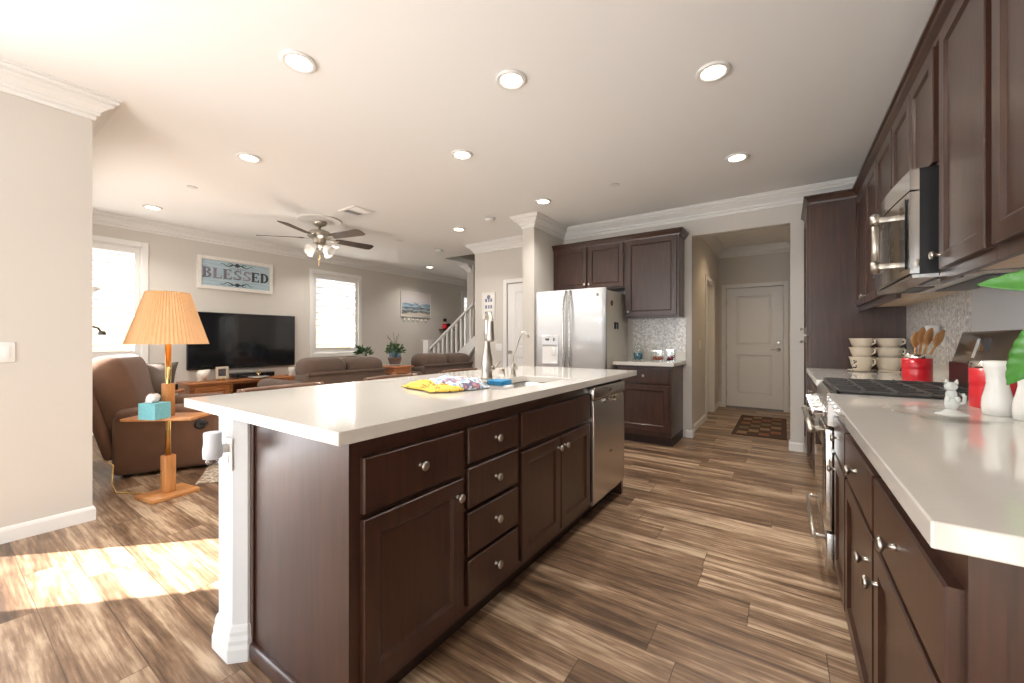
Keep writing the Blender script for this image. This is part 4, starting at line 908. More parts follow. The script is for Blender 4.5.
child('louvers', TRIM, r, vl)
child('duct_shade', BLACKM, r, lambda mb: mb.box(-4.395, -4.145, 2.835, 3.055, CEIL - .002, CEIL - .0005))  # black sheet under the ceiling: the dark of a duct put into colour
def detector(x, y, label):
    r = thing('smoke_detector', label, 'smoke detector', (x, y, CEIL), 'smoke detectors')
    child('housing', PLASTIC, r, lambda mb: mb.lathe([(.07, 0), (.07, -.012), (.062, -.03), (.045, -.038), (0, -.039)], (x, y, CEIL), seg=28)); child('grille_ring', GREYP, r, lambda mb: mb.lathe([(.071, -.011), (.072, -.013), (.070, -.016)], (x, y, CEIL), seg=28))
detector(-3.11, 4.07, 'smoke detector on the ceiling nearest the column'); detector(-4.945, 5.02, 'smoke detector on the ceiling nearest the stairs')
def sprinkler(x, y, label):
    r = thing('fire_sprinkler', label, 'sprinkler', (x, y, CEIL), 'ceiling sprinklers')
    child('cover_plate', TRIM, r, lambda mb: mb.lathe([(.042, 0), (.042, -.004), (.03, -.006), (0, -.007)], (x, y, CEIL), seg=24)); child('shadow_gap', GREYP, r, lambda mb: mb.lathe([(.03, -.0005), (.044, -.0005), (.044, -.002), (.03, -.002)], (x, y, CEIL), seg=24))
sprinkler(-1.407, 3.91, 'sprinkler cover on the ceiling above the fridge cabinets'); sprinkler(-4.99, 1.54, 'sprinkler cover on the ceiling behind the left wall corner'); sprinkler(-4.98, 4.19, 'sprinkler cover on the ceiling beyond the fan')

# ------------------------------------------------------------------ wall fittings
def switch(name, label, F, u, w, n, gang=1, cat='switch'):
    r = thing(name, label, cat, F(u, w, 0)); pw = .072 + .046 * (gang - 1)
    child('plate', PLASTIC, r, lambda mb: plate(mb, F, u, w, pw))
    for g in range(gang): 
        c = u + (g - (gang - 1) / 2) * .046; child('rocker', PLASTIC, r, lambda mb: mb.box(c - .016, c + .016, w - .033, w + .033, .006, .009, r=.0015, F=F))
switch('light_switch', 'white double light switch on the near left wall', FL, .24, 1.09, 0, 2)
switch('light_switch', 'white double light switch beside the pantry door', FP, -3.735, 1.045, 0, 2)
switch('light_switch', 'white single light switch in the hall beside the side door', FS, 5.92, 1.10, 0, 1)
# framed print on the pantry wall
r = thing('framed_print', 'small white framed print with dark lettering marks on the pantry wall', 'picture', FP(-3.93, 1.50, 0))
def frame4(mb, F, u0, u1, w0, w1, fw, d):
    for a in ((u0, u0 + fw, w0, w1), (u1 - fw, u1, w0, w1), (u0 + fw, u1 - fw, w0, w0 + fw), (u0 + fw, u1 - fw, w1 - fw, w1)): mb.box(*a, 0, d, r=.003, seg=1, F=F)
child('frame', DISTRESS, r, lambda mb: frame4(mb, FP, -4.06, -3.80, 1.495, 1.925, .03, .02))
def prt(mb):
    mb.use(PORC).box(-4.03, -3.83, 1.525, 1.895, .004, .010, F=FP); mb.use(M('print_ink', (.16, .17, .26), .7, noise=.3))
    for k in range(3):
        zc = 1.80 - .105 * k
        for a, b in ((-.07, -.03), (-.01, .02), (.035, .07)): mb.box(-3.93 + a, -3.93 + b, zc - .03, zc + .025, .010, .0105, F=FP)
    mb.lathe([(.035, 0), (.035, .0006)], FP(-3.93, 1.85, .010), (0, -1, 0), 18)
child('print', None, r, prt)
# BLESSED sign
FLV = lambda u, w, n: (XW + n, u, w)
r = thing('wall_sign', 'pale blue plank sign reading BLESSED in a white frame over the television', 'sign', FLV(2.705, 1.91, 0))
SIGNB = ramp_mat('pale_blue_boards', [(.35, (.36, .48, .55)), (.65, (.50, .62, .68))], 2, 0., .7, 1., 3, (1, 1, 12))
child('frame', DISTRESS, r, lambda mb: frame4(mb, FLV, 2.195, 3.215, 1.908, 2.388, .05, .035))
def boards(mb):
    for k in range(5): z = 1.958 + .076 * k; mb.box(2.245, 3.165, z, z + .074, .004, .014, r=.002, seg=1, F=FLV)
child('boards', SIGNB, r, boards)
INK = M('charcoal_lettering', (.055, .06, .065), .7, noise=.3, nscale=60); GREYI = M('floral_grey_lettering', (.22, .21, .25), .7, noise=.5, nscale=40); PURI = M('floral_mauve_lettering', (.30, .24, .30), .7, noise=.6, nscale=40)
def letter(mb, ch, u, w, h, wd):
    t, th = wd * .30, h * .10
    def bx(a0, a1, b0, b1): mb.box(u + a0, u + a1, w + b0, w + b1, .014, .018, F=FLV)
    def arc(c0, c1, ra, rb, a0, a1, ta, tb, n=14):
        lo = []
        for i in range(n + 1):
            q = i / n; a = math.radians(a0 + (a1 - a0) * q); tk = ta + (tb - ta) * math.sin(PI * q)
            o = (u + c0 + ra * math.cos(a), w + c1 + rb * math.sin(a)); ii = (u + c0 + (ra - tk) * math.cos(a), w + c1 + (rb - tk) * math.sin(a))
            lo.append([FLV(o[0], o[1], .014), FLV(o[0], o[1], .018), FLV(ii[0], ii[1], .018), FLV(ii[0], ii[1], .014)])
        mb.loft(lo, smooth=False)
    if ch in 'BLED': bx(.04 * wd, .04 * wd + t, 0, h); bx(-.03 * wd, .45 * wd, 0, th); bx(-.03 * wd, .42 * wd, h - th, h)
    if ch == 'B': arc(.42 * wd, h * .75, wd * .42, h * .25, -90, 90, th, t); arc(.44 * wd, h * .27, wd * .48, h * .27, -90, 90, th, t); bx(.2 * wd, .45 * wd, h * .47, h * .56)
    if ch == 'L': bx(.3 * wd, .9 * wd, 0, th); mb.prism([(u + .92 * wd, w), (u + .92 * wd, w + .36 * h), (u + .72 * wd, w + th * .6)], .014, .018, lambda a, b, c: FLV(a, b, c))
    if ch == 'E':
        bx(.3 * wd, .88 * wd, 0, th); bx(.3 * wd, .84 * wd, h - th, h); bx(.3 * wd, .62 * wd, h * .46, h * .55)
        mb.prism([(u + .90 * wd, w), (u + .90 * wd, w + .34 * h), (u + .70 * wd, w + th * .6)], .014, .018, lambda a, b, c: FLV(a, b, c)); mb.prism([(u + .86 * wd, w + h), (u + .86 * wd, w + .70 * h), (u + .68 * wd, w + h - th * .6)], .014, .018, lambda a, b, c: FLV(a, b, c)); bx(.58 * wd, .64 * wd, h * .36, h * .66)
    if ch == 'D': arc(.38 * wd, h * .5, wd * .60, h * .5, -90, 90, th, t)
    if ch == 'S':
        arc(.46 * wd, h * .74, wd * .40, h * .26, 30, 270, th, t * .8); arc(.46 * wd, h * .26, wd * .44, h * .26, 90, -150, th, t * .8)
        bx(.78 * wd, .86 * wd, h * .66, h * 1.0); bx(.02 * wd, .10 * wd, 0, h * .34)
us = [2.262, 2.392, 2.522, 2.655, 2.785, 2.905, 3.035]
for ch, u, m in zip('BLESSED', us, (GREYI, PURI, GREYI, GREYI, PURI, INK, INK)): child('letter', m, r, lambda mb: letter(mb, ch, u, 2.075, .150, .118))
def flourish(s, zc):
    def f(mb):
        for sg in (-1, 1):
            pts = [FLV(2.705 + sg * (.02 + .20 * t), zc + s * .016 * math.sin(9 * t) , .016) for t in [i / 14 for i in range(15)]]
            mb.tube(pts, .006, 6, rs=[.009 - .006 * i / 14 for i in range(15)])
            pts = [FLV(2.705 + sg * (.09 + .03 * math.cos(t)), zc + s * (.012 + .02 * math.sin(t)), .016) for t in [i * .5 for i in range(11)]]; mb.tube(pts, .004, 6)
        mb.lathe([(.03, 0), (.03, .003)], FLV(2.705, zc + s * .012, .014), (1, 0, 0), 12)
    return f
child('flourish', INK, r, flourish(1, 2.285)); child('flourish', INK, r, flourish(-1, 2.01))
def smalltxt(mb):
    for k, (a, wd) in enumerate(((2.60, .03), (2.645, .018), (2.675, .012), (2.70, .028), (2.74, .03), (2.78, .025))): mb.tube([FLV(a + wd * t, 2.243 + .008 * math.sin(14 * t + k), .0155) for t in [i / 8 for i in range(9)]], .0025, 6)
child('small_script', GREYI, r, smalltxt)
# television
r = thing('television', 'large flat black television mounted on the wall over the oak console', 'television', (XW, 2.83, .72))
TVA, TVB, TVC, TVD = 2.065, 3.555, .735, 1.565
child('bezel', BLACKM, r, lambda mb: mb.box(XW + .03, XW + .065, TVA, TVB, TVC, TVD, r=.006))
child('screen', SCREEN, r, lambda mb: mb.box(XW + .065, XW + .067, TVA + .012, TVB - .012, TVC + .022, TVD - .012))
child('wall_mount', BLACKM, r, lambda mb: mb.box(XW, XW + .03, 2.6, 3.05, .95, 1.35))
# oak media console
cx0, cx1, cy0, cy1, cz = XW + .02, XW + .45, 1.98, 3.78, .585
FC = lambda u, w, n: (cx1 + n, u, w)
r = thing('media_console', 'reddish oak media console with raised door panels under the television', 'console', ((cx0 + cx1) / 2, (cy0 + cy1) / 2, 0))
child('top', REDW, r, lambda mb: (mb.box(cx0, cx1 + .03, cy0 - .03, cy1 + .03, cz - .03, cz, r=.008), mb.box(cx0, cx1 + .015, cy0 - .015, cy1 + .015, cz - .05, cz - .03, r=.006)))
child('body', REDW, r, lambda mb: (mb.box(cx0, cx1, cy0, cy0 + .50, .04, cz - .05), mb.box(cx0, cx1, cy1 - .50, cy1, .04, cz - .05), mb.box(cx0, cx1, cy0 + .5, cy1 - .5, .04, .10), mb.box(cx0, cx0 + .02, cy0 + .5, cy1 - .5, .1, cz - .05), mb.box(cx0, cx1, cy0 + .5, cy1 - .5, .34, .36), mb.box(cx0, cx1 + .01, cy0 - .01, cy1 + .01, 0, .045)))
def rdoor(u0, u1):
    def f(mb):
        mb.shaker(FC, u0, u1, .08, cz - .07, t=.02, rail=.05, rec=.010); 
        def R(i, n): return [FC(u0 + i, .08 + i, n), FC(u1 - i, .08 + i, n), FC(u1 - i, cz - .07 - i, n), FC(u0 + i, cz - .07 - i, n)]
        mb.loft([R(.07, .009), R(.085, .019), R(.11, .019), R(.125, .012)], smooth=False)
    return f
for a in (cy0 + .05, cy1 - .45):
    d = child('door', REDW, r, rdoor(a, a + .40)); child('knob', BRASS, d, lambda mb: mb.knob(FC, a + (.36 if a < 2.5 else .04), .30))
one('seashell', M('cream_shell', (.72, .66, .58), .45, noise=.25, nscale=30), lambda mb: (mb.ball((-6.68, 2.16, cz + .085), .07, 16, 10, (.8, .8, 1.1)), mb.lathe([(.075, 0), (.06, .06), (.05, .10), (.012, .15)], (-6.66, 2.14, cz + .06), (.2, .8, .7), 18, pleat=.05), mb.lathe([(.035, 0), (.045, .02), (.03, .03)], (-6.67, 2.15, cz), seg=16)), 'large white conch shell on the left end of the console', 'shell')
r = thing('photo_frame', 'small cream photo frame on a stand beside the shell', 'photo frame', (-6.62, 2.40, cz))
FPH = lambda u, w, n: (-6.62 + n, u, w)
child('frame', CREAM, r, lambda mb: frame4(mb, FPH, 2.31, 2.465, cz + .03, cz + .195, .03, .015)); child('photo', M('dark_photo', (.10, .09, .10), .4, noise=.8, nscale=30), r, lambda mb: mb.box(2.33, 2.445, cz + .05, cz + .175, .002, .008, F=FPH)); child('stand', BRASS, r, lambda mb: mb.box(-6.66, -6.57, 2.36, 2.42, cz, cz + .03, r=.006))
r = thing('cable_box', 'wide black media box on the console under the television', 'media box', (-6.70, 2.86, cz))
child('casing', BLACKM, r, lambda mb: mb.box(-6.90, -6.70, 2.58, 3.14, cz + .008, cz + .075, r=.006)); child('front', BLACKG, r, lambda mb: mb.box(-6.70, -6.697, 2.59, 3.13, cz + .014, cz + .07))
for x in (-6.87, -6.73):
    for y in (2.64, 3.08): child('foot', GREYP, r, lambda mb: mb.cyl((x, y, cz), (x, y, cz + .01), .015))
r = thing('decorative_tray', 'small white dish with a brass ring handle at the front of the console', 'dish', (-6.53, 2.86, cz))
child('dish', PORC, r, lambda mb: mb.lathe([(.05, 0), (.06, .004), (.13, .022), (.135, .028), (.06, .012), (0, .010)], (-6.60 + .05, 2.84, cz), seg=30, pleat=.02)); child('handle', BRASS, r, lambda mb: (mb.cyl((-6.55, 2.84, cz + .01), (-6.55, 2.84, cz + .07), .005), mb.tube([(-6.55, 2.84 + .03 * math.sin(a), cz + .098 + .03 * math.cos(a)) for a in [i * 2 * PI / 16 for i in range(17)]], .005)))
r = thing('glass_candle_holder', 'pale glass candle holder on the right part of the console', 'candle holder', (-6.66, 3.40, cz))
child('cup', FROST, r, lambda mb: mb.lathe([(.045, 0), (.048, .01), (.04, .06), (.05, .13), (.046, .13), (.036, .06), (0, .02)], (-6.66, 3.38, cz), seg=24)); child('candle', CREAM, r, lambda mb: mb.cyl((-6.66, 3.38, cz + .022), (-6.66, 3.38, cz + .10), .032))
# seascape and hanging shells
r = thing('seascape_picture', 'seascape picture of a pale sky and dark surf on the living room wall', 'picture', FLV(6.3, 1.68, 0))
SEA = ramp_mat('seascape_print', [(.0, (.46, .40, .32)), (.30, (.55, .50, .43)), (.38, (.04, .06, .07)), (.45, (.42, .47, .48)), (.54, (.05, .08, .10)), (.60, (.42, .52, .58)), (.67, (.12, .23, .34)), (.71, (.55, .53, .54)), (1., (.62, .56, .53))], 2, 1.72, .7, .36, 3.4, (1, 1.3, 6))
child('frame', DISTRESS, r, lambda mb: frame4(mb, FLV, 5.87, 6.76, 1.68, 2.245, .018, .03)); child('print', SEA, r, lambda mb: mb.box(5.888, 6.742, 1.698, 2.227, .005, .022, F=FLV))
one('shell_garland', PORC, lambda mb: (mb.tube([FLV(5.95 + .7 * i / 10, 1.655 - .02 * math.sin(PI * i / 10), .012) for i in range(11)], .004, 6), [mb.ball(FLV(5.97 + .128 * i, 1.615, .014), .034, 10, 7, (.4, 1, 1)) for i in range(6)]), 'row of white shells hanging under the seascape picture', 'garland')
r = thing('wall_figure', 'small dark red figure on a wall ledge behind the stair rail', 'figurine', FLV(7.23, 1.42, 0))
child('ledge', BLACKM, r, lambda mb: mb.box(7.05, 7.5, 1.40, 1.42, 0, .12, F=FLV)); child('body', RED, r, lambda mb: mb.lathe([(.05, 0), (.055, .05), (.05, .12), (.03, .14)], FLV(7.2, 1.42, .06), seg=16)); child('head', CREAM, r, lambda mb: mb.ball(FLV(7.2, 1.595, .06), .038, 12, 8)); child('hat', BLACKM, r, lambda mb: mb.lathe([(.042, .19), (.045, .25), (.02, .27)], FLV(7.2, 1.42, .06), seg=16)); child('base', BLACKM, r, lambda mb: mb.ball(FLV(7.33, 1.50, .06), .08, 12, 8, (.5, 1, 1)))

# ------------------------------------------------------------------ staircase
r = thing('staircase', 'white painted staircase rising behind the far sofa', 'staircase', (-5.0, 5.9, 0))
ST0, RUN, RISE = -5.78, .255, .19
def steps(mb):
    for k in range(6):
        mb.box(ST0 + RUN * k, -4.23, 5.50, 6.40, RISE * k, RISE * (k + 1))
child('steps', M('stair_carpet', (.40, .34, .28), .95, noise=.2, nscale=60), r, steps)
sl = .755
def zs(x): return 1.225 + (x + 4.50) * sl
child('stringer', TRIM, r, lambda mb: mb.prism([(-5.78, 0), (-5.78, zs(-5.78) + .0), (-4.23, zs(-4.23)), (-4.23, zs(-4.23) - .09), (-5.4, 0)], 5.43, 5.50, lambda a, b, c: (a, c, b)))
def zr(x): return 1.80 + (x + 4.57) * sl
child('handrail', TRIM, r, lambda mb: mb.prism([(-5.62, zr(-5.62)), (-4.53, zr(-4.53)), (-4.53, zr(-4.53) - .055), (-5.62, zr(-5.62) - .055)], 5.43, 5.50, lambda a, b, c: (a, c, b)), mod=bevel_mod(.01))
for k in range(9):
    x = -5.50 + .112 * k
    child('baluster', TRIM, r, lambda mb: mb.prism([(x - .017, zs(x) - .01), (x + .017, zs(x) - .01), (x + .017, zr(x) - .05), (x - .017, zr(x) - .05)], 5.448, 5.482, lambda a, b, c: (a, c, b)))
child('newel_post', TRIM, r, lambda mb: (mb.box(-5.745, -5.61, 5.40, 5.53, 0, 1.14, r=.004, seg=1), mb.box(-5.76, -5.595, 5.385, 5.545, 1.14, 1.165, r=.006)))

# ------------------------------------------------------------------ sofas, table, recliner, lamps
def rb(name, mat, parent, x0, x1, y0, y1, z0, z1, r_, M4=None, seg=4):
    return child(name, mat, parent, lambda mb: mb.box(x0, x1, y0, y1, z0, z1, r=r_, seg=seg, mat=M4))
def sofa(y0, y1, label):
    xb = -4.30; r = thing('reclining_sofa', label, 'sofa', (xb - .45, (y0 + y1) / 2, 0), 'brown reclining sofas')
    rb('base', PILED, r, xb - .90, xb - .06, y0 + .05, y1 - .05, .06, .44, .05)
    rb('back', PILED, r, xb - .30, xb, y0 + .02, y1 - .02, .10, .80, .07)
    n = 2; w = (y1 - y0 - .06) / n
    for k in range(n):
        a = y0 + .03 + k * w
        rb('back_cushion', PILED, r, xb - .34, xb - .01, a, a + w - .004, .70, .955 - .012 * k, .11, Matrix.Translation((xb - .2, 0, .8)) @ Matrix.Rotation(math.radians(4), 4, 'Y') @ Matrix.Translation((-xb + .2, 0, -.8)))
        rb('seat_cushion', PILED, r, xb - .90, xb - .30, a, a + w - .01, .40, .54, .06)
    for a in (y0 - .10, y1 - .10): rb('arm', PILED, r, xb - .92, xb + .0, a, a + .20, .08, .70, .08)
    child('back_seam', PILED, r, lambda mb: mb.box(xb - .015, xb + .012, y0 + .04, y1 - .04, .765, .80, r=.012))
    for x in (xb - .8, xb - .12):
        for y in (y0 + .1, y1 - .1): child('leg', BLACKM, r, lambda mb: mb.box(x - .03, x + .03, y - .03, y + .03, 0, .08))
sofa(2.32, 3.44, 'brown reclining sofa before the second shuttered window, seen from behind')
sofa(4.03, 5.20, 'brown reclining sofa in front of the staircase, seen from behind')
r = thing('end_table', 'reddish oak end table between the two sofas', 'table', (-4.56, 3.735, 0))
tx0, tx1, ty0, ty1 = -4.80, -4.34, 3.56, 3.91
child('table_top', REDW, r, lambda mb: mb.box(tx0, tx1, ty0, ty1, .775, .80, r=.008)); child('apron', REDW, r, lambda mb: mb.box(tx0 + .03, tx1 - .03, ty0 + .03, ty1 - .03, .70, .775))
for x in (tx0 + .05, tx1 - .05):
    for y in (ty0 + .05, ty1 - .05): child('leg', REDW, r, lambda mb: mb.lathe([(.014, 0), (.024, .06), (.018, .12), (.026, .40), (.02, .55), (.03, .62), (.03, .72)], (x, y, 0), seg=14))
def bushy(mb, c, R, n, lw, ll, seed, up=.4):
    rnd = random.Random(seed)
    for k in range(n):
        a, e = rnd.uniform(0, 6.28), rnd.uniform(-.3, 1.2); d = Vector((math.cos(a) * math.cos(e), math.sin(a) * math.cos(e), math.sin(e) + up * .3)).normalized()
        p = Vector(c) + d * R * rnd.uniform(.35, 1.0); q = (d + Vector((rnd.uniform(-.6, .6), rnd.uniform(-.6, .6), rnd.uniform(-.5, .4)))).normalized()
        s = q.cross(Vector((rnd.uniform(-1, 1), rnd.uniform(-1, 1), .7))).normalized(); L = ll * rnd.uniform(.7, 1.2)
        m = p + q * L * .45 + Vector((0, 0, .006))
        mb.poly([p, m + s * lw, p + q * L, m - s * lw])
r = thing('potted_houseplant', 'leafy green houseplant in a brown pot on the end table', 'plant', (-4.52, 3.72, .80))
child('saucer', PORC, r, lambda mb: mb.lathe([(.07, 0), (.075, .004), (.115, .014), (.117, .02), (.07, .01)], (-4.52, 3.72, .80), seg=28)); child('pot', POTC, r, lambda mb: mb.lathe([(.06, .006), (.075, .03), (.095, .10), (.10, .115), (.094, .116), (.07, .03), (0, .02)], (-4.52, 3.72, .80), seg=28)); child('soil', SOIL, r, lambda mb: mb.lathe([(.09, .10), (.06, .108), (0, .11)], (-4.52, 3.72, .80), seg=20))
child('stems', LEAFD, r, lambda mb: [mb.tube([(-4.52, 3.72, .90), (-4.52 + .05 * math.cos(a), 3.72 + .05 * math.sin(a), .99), (-4.52 + .12 * math.cos(a), 3.72 + .12 * math.sin(a), 1.06 + .05 * math.sin(3 * a))], .004, 6) for a in (0, 1.1, 2.2, 3.3, 4.4, 5.5)])
child('foliage', M('houseplant_leaf', (.06, .115, .035), .45, noise=.5, nscale=15), r, lambda mb: bushy(mb, (-4.52, 3.72, .985), .115, 150, .016, .055, 4))
r = thing('blue_globe_vase', 'blue patterned vase with dry twigs behind the houseplant', 'vase', (-4.63, 3.86, .80))
child('body', M('blue_mottled_glaze', (.12, .20, .34), .2, noise=.8, nscale=22, coat=.4), r, lambda mb: mb.lathe([(.05, 0), (.06, .01), (.085, .10), (.075, .20), (.045, .25), (.05, .28), (.042, .28), (.03, .25)], (-4.70, 3.875, .80), seg=28)); child('twigs', POTC, r, lambda mb: [mb.tube([(-4.70, 3.875, 1.06), (-4.70 + dx * .5, 3.875 + dy * .5, 1.15), (-4.70 + dx, 3.875 + dy, 1.15 + h)], .003, 5) for dx, dy, h in ((-.06, -.10, .08), (.02, -.05, .12), (.05, .02, .10), (-.03, .05, .07), (.0, -.14, .05))])
r = thing('small_houseplant', 'sprig of a small green plant showing just over the near sofa', 'plant', (-5.25, 3.74, .0))
child('stand', OAKV, r, lambda mb: mb.lathe([(.14, 0), (.14, .02), (.02, .03), (.02, .54), (.13, .55), (.13, .57)], (-5.25, 3.74, 0), seg=24)); child('pot', POTC, r, lambda mb: mb.lathe([(.07, .57), (.10, .72), (.09, .72), (0, .62)], (-5.25, 3.74, 0), seg=24)); child('foliage', LEAFD, r, lambda mb: bushy(mb, (-5.25, 3.74, .93), .10, 60, .022, .10, 9, 1.5))
# recliner
r = thing('recliner_chair', 'large brown microfibre recliner behind the left wall corner', 'recliner', (0, 0, 0))
LR = 1.0
rb('seat_side', PILE, r, -.72, .0, -.03, .18, .025, .52, .045)           # local frame: +x forward, side to camera at y=0 (negative y outwards)
rb('seat_side', PILE, r, -.72, .0, .72, .93, .025, .52, .045)
rb('arm', PILE, r, -.70, -.02, -.05, .19, .46, .58, .055); rb('arm', PILE, r, -.70, -.02, .71, .95, .46, .58, .055)
rb('seat', PILE, r, -.74, .02, .17, .73, .10, .46, .06)
BK = Matrix.Translation((-.66, 0, .38)) @ Matrix.Rotation(math.radians(-15), 4, 'Y')
rb('backrest', PILE, r, -.14, .15, .02, .88, -.05, .66, .13, BK)
rb('back_shell', PILE, r, -.17, -.08, .0, .90, -.20, .58, .05, BK)
rb('footrest', PILE, r, .0, .07, .17, .73, .12, .44, .03)
for x in (-.64, -.08):
    for y in (.1, .8): child('foot', BLACKM, r, lambda mb: mb.box(x - .03, x + .03, y - .03, y + .03, 0, .06))
child('lever', BLACKM, r, lambda mb: (mb.lathe([(.045, 0), (.045, .008), (.03, .012)], (-.13, -.03, .405), (0, -1, 0), 20), mb.tube([(-.13, -.045, .405), (-.10, -.05, .408), (-.07, -.05, .415)], .010)))
a = math.atan2(.66, .30)
r.location = (-4.31, 1.53, 0); r.rotation_euler = (0, 0, a)
def pillow(name, label, c, sz, rx, ry, rz):
    def f(mb):
        n = 12; g = {}
        T = Matrix.Translation(c) @ Matrix.Rotation(rz, 4, 'Z') @ Matrix.Rotation(rx, 4, 'X') @ Matrix.Rotation(ry, 4, 'Y')
        for s in (-1, 1):
            for i in range(n + 1):
                for j in range(n + 1):
                    u, v = 2 * i / n - 1, 2 * j / n - 1; e = max(0, (1 - u * u) * (1 - v * v)); k = 1 - .10 * (1 - abs(u)) * abs(v) ** 3 - .10 * (1 - abs(v)) * abs(u) ** 3
                    if s == 1 and e == 0: g[s, i, j] = g[-1, i, j]; continue
                    g[s, i, j] = mb.bm.verts.new(T @ Vector((sz * u * (1 - .08 * (1 - v * v)), sz * v * (1 - .08 * (1 - u * u)), s * sz * .38 * e ** .42)))
            for i in range(n):
                for j in range(n): mb._mark([mb.bm.faces.new((g[s, i, j], g[s, i + 1, j], g[s, i + 1, j + 1], g[s, i, j + 1]))], True)
    return one(name, PILLOW, f, label, 'cushion')
pillow('throw_pillow', 'taupe satin cushion propped on the recliner beside the lamp pole', (-5.28, 1.30, .76), .19, math.radians(65), 0, math.radians(60))
# oak tray floor lamp
lx, ly = -3.815, 1.03
r = thing('floor_lamp', 'oak and brass floor lamp with a pleated cream shade and a tray table', 'floor lamp', (lx, ly, 0))
RZ = rot_z(math.radians(10), (lx, ly, 0))
child('base', OAK, r, lambda mb: mb.box(lx - .125, lx + .125, ly - .15, ly + .15, 0, .028, r=.006, mat=RZ))
child('lower_post', OAKV, r, lambda mb: mb.box(lx - .035, lx + .035, ly - .035, ly + .035, .028, .30, r=.005, mat=RZ))
child('pole', BRASS, r, lambda mb: mb.cyl((lx, ly, .30), (lx, ly, 1.22), .0185))
child('tray', OAK, r, lambda mb: mb.box(lx - .235, lx + .235, ly - .125, ly + .125, .575, .595, r=.005, mat=rot_z(math.radians(40), (lx, ly, 0))))
child('upper_post', OAKV, r, lambda mb: mb.box(lx - .031, lx + .031, ly - .031, ly + .031, .595, .835, r=.005, mat=RZ))
child('finial', BRASS, r, lambda mb: mb.lathe([(.004, 0), (.004, .03), (.010, .036), (.006, .05)], (lx, ly, 1.47)))
def shade(mb):
    n = 120; lo = []
    for rr, z in ((.128, 1.515), (.243, 1.130)):
        lo.append([(lx + (rr + (.0035 if i % 2 else -.0035)) * math.cos(2 * PI * i / n), ly + (rr + (.0035 if i % 2 else -.0035)) * math.sin(2 * PI * i / n), z) for i in range(n)])
    mb.loft(lo, (False, False), False)
child('lamp_shade', SHADE, r, shade)
child('shade_ring', BRASS, r, lambda mb: (mb.tube([(lx + .127 * math.cos(i * PI / 16), ly + .127 * math.sin(i * PI / 16), 1.513) for i in range(33)], .003, 6), [mb.tube([(lx, ly, 1.49), (lx + .127 * math.cos(q), ly + .127 * math.sin(q), 1.513)], .002, 6) for q in (0, 2.1, 4.2)]))
child('bulb', emit_mat('warm_bulb', (1., .72, .42), 3.0), r, lambda mb: (mb.ball((lx, ly, 1.30), .032, 14, 10), mb.cyl((lx, ly, 1.22), (lx, ly, 1.28), .016)))
bl = bpy.data.lights.new('lamp_bulb', 'POINT'); bl.energy = 1.4; bl.color = (1., .72, .42); bl.shadow_soft_size = .035
bo = bpy.data.objects.new('lamp_bulb', bl); COL.objects.link(bo); bo.location = (lx, ly, 1.38)
child('power_cord', BRASS, r, lambda mb: mb.tube([(-3.93, .96, .012), (-4.0, .90, .012), (-4.06, .86, .014), (-4.09, .80, .03), (-4.10, .78, .10), (-4.16, .80, .22), (-4.22, .76, .26)], .006, 8))
r = thing('tissue_box', 'turquoise tissue box with a white tissue on the lamp tray', 'tissue box', (-3.75, .93, .595))
TR = rot_z(math.radians(25), (-3.745, .935, 0))
child('box', TEALBOX, r, lambda mb: mb.box(-3.815, -3.675, .877, .993, .595, .71, r=.002, seg=1, mat=TR))
def tis(mb):
    rnd = random.Random(5); n = 16; lo = []
    for h, rr in ((.709, .03), (.727, .042), (.750, .042), (.768, .024)): lo.append([(-3.745 + .012 * (h - .709) * 20 + rr * (1 + .35 * math.sin(3 * i + h * 60)) * math.cos(2 * PI * i / n), .92 + rr * .8 * (1 + .35 * math.cos(2 * i)) * math.sin(2 * PI * i / n), h + .012 * math.sin(2.5 * i) * (h > .71)) for i in range(n)])
    mb.loft(lo)
child('tissue', TISSUE, r, tis)
# white reading floor lamp behind the wall corner
qx, qy = -6.05, .86
r = thing('torchiere_lamp', 'white torchiere floor lamp with a bent reading arm before the first window', 'floor lamp', (qx, qy, 0))
child('base', BLACKM, r, lambda mb: mb.lathe([(.14, 0), (.14, .02), (.03, .035)], (qx, qy, 0), seg=28)); child('pole', BLACKM, r, lambda mb: mb.cyl((qx, qy, .03), (qx, qy, 1.60), .012))
child('bowl_shade', MILK, r, lambda mb: mb.lathe([(.02, 1.56), (.06, 1.58), (.14, 1.65), (.21, 1.71), (.205, 1.715), (.13, 1.66), (.05, 1.59), (0, 1.58)], (qx, qy, 0), seg=32))
child('reading_arm', BLACKM, r, lambda mb: (mb.tube([(qx, qy, 1.22), (qx + .02, qy + .05, 1.29), (qx + .03, qy + .12, 1.31), (qx + .035, qy + .18, 1.285), (qx + .035, qy + .205, 1.24)], .010), mb.lathe([(.028, .02), (.032, .05), (.02, .07)], (qx + .035, qy + .21, 1.185), seg=18)))
child('reading_shade', MILK, r, lambda mb: mb.lathe([(.115, .0), (.085, .04), (.035, .085), (.028, .09), (.03, .083), (.08, .036), (.111, .0)], (qx + .035, qy + .21, 1.125), seg=26, ring=True))
# side basket / small things by the recliner
r = thing('side_table', 'small wicker side table with a dark box beyond the lamp', 'table', (-5.95, 1.72, 0))
child('table_top', REDW, r, lambda mb: mb.lathe([(.20, .50), (.21, .51), (.20, .53)], (-6.45, 1.70, 0), seg=28)); child('pedestal', REDW, r, lambda mb: mb.lathe([(.15, 0), (.15, .02), (.03, .05), (.03, .45), (.08, .50)], (-6.45, 1.70, 0), seg=20))
one('dark_storage_box', BLACKM, lambda mb: mb.box(-6.55, -6.37, 1.62, 1.82, .53, .60, r=.006), 'small dark box on the little round table left of the console', 'box')
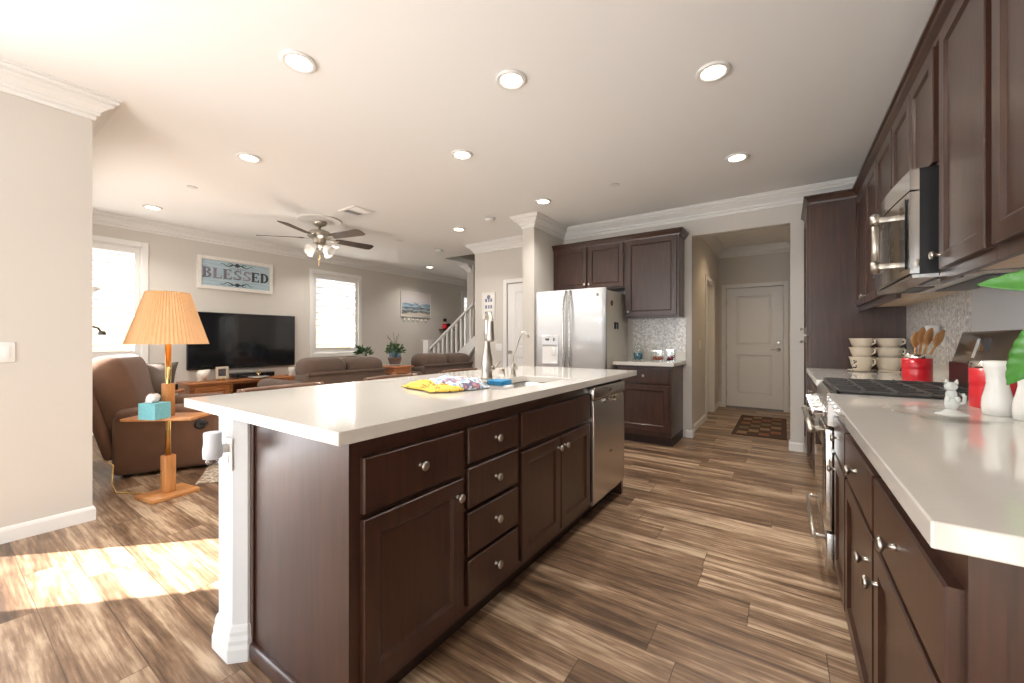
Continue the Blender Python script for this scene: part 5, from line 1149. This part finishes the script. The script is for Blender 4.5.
# rug edge
RUG = ramp_mat('patterned_rug', [(.0, (.20, .13, .09)), (.42, (.34, .25, .17)), (.5, (.62, .55, .45)), (.58, (.22, .17, .13)), (.75, (.45, .36, .27))], 0, 0., .95, 1., 16)
one('area_rug', RUG, lambda mb: mb.box(-6.3, -5.3, 2.1, 5.0, 0, .010, r=.004, seg=1), 'patterned brown area rug before the media console', 'rug')
one('small_rug', RUG, lambda mb: mb.box(-.45, .45, -.28, .28, 0, .010, r=.004, seg=1, mat=Matrix.Translation((-3.93, 1.75, 0)) @ Matrix.Rotation(math.radians(62), 4, 'Z')), 'patterned cream and brown rug beside the recliner', 'rug')
# counter stools along the living room side of the island
STOOLW = wood('dark_stool_wood', (.085, .035, .016), (.16, .07, .032), .3, scale=(14, 2, 14), coat=.3)
def stool(yc, label):
    xb = -2.56; r = thing('counter_stool', label, 'stool', (xb + .22, yc, 0), 'counter stools')
    for x in (xb + .03, xb + .40):
        for y in (yc - .21, yc + .21): child('leg', STOOLW, r, lambda mb: mb.box(x - .02, x + .02, y - .02, y + .02, 0, .64 if x > xb + .2 else .88, r=.004, seg=1))
    child('seat', PILED, r, lambda mb: mb.box(xb + .01, xb + .44, yc - .23, yc + .23, .62, .69, r=.02))
    child('top_rail', STOOLW, r, lambda mb: mb.loft([[(xb + .03 - .045 * math.cos(PI * t / 2) - dx, yc + .25 * t, z) for dx, z in ((-.012, .83), (.012, .83), (.016, .876), (.0, .884), (-.014, .876))] for t in [i / 8 - 1 for i in range(17)]]))
    child('back_slats', STOOLW, r, lambda mb: [mb.box(xb - .005, xb + .012, yc + k * .09 - .02, yc + k * .09 + .02, .68, .86) for k in (-1, 0, 1)])
    child('footrest', STOOLW, r, lambda mb: [mb.box(xb + .03, xb + .40, y - .012, y + .012, .22, .25) for y in (yc - .21, yc + .21)] + [mb.box(xb + .39, xb + .41, yc - .21, yc + .21, .28, .31)])
stool(1.24, 'wooden counter stool nearest the floor lamp'); stool(2.06, 'middle wooden counter stool behind the island'); stool(2.84, 'farthest wooden counter stool, behind the faucet')
# hall mat
r = thing('door_mat', 'brown door mat woven in a checker of tan and brown squares before the hall door', 'mat', (-.25, 6.34, 0))
MB1, MB2, MB3, MB4 = (M('mat_brown', (.055, .028, .018), .95, noise=.2, nscale=90), M('mat_tan', (.24, .155, .085), .95, noise=.2, nscale=90), M('mat_rust', (.20, .085, .04), .95, noise=.2, nscale=90), M('mat_olive', (.14, .10, .055), .95, noise=.2, nscale=90))
def mat_(mb):
    x0, x1, y0, y1 = -.54, .03, 5.60, 7.08; mb.use(MB1).box(x0, x1, y0, y1, 0, .010, r=.003, seg=1)
    for i in range(4):
        for j in range(8):
            if (i + j) % 2 == 0:
                mb.use((MB2, MB3, MB4)[(i * 2 + j) % 3]).box(x0 + .05 + i * .1175, x0 + .05 + (i + 1) * .1175 - .01, y0 + .07 + j * .168, y0 + .07 + (j + 1) * .168 - .01, .008, .0115)
child('weave', None, r, mat_)
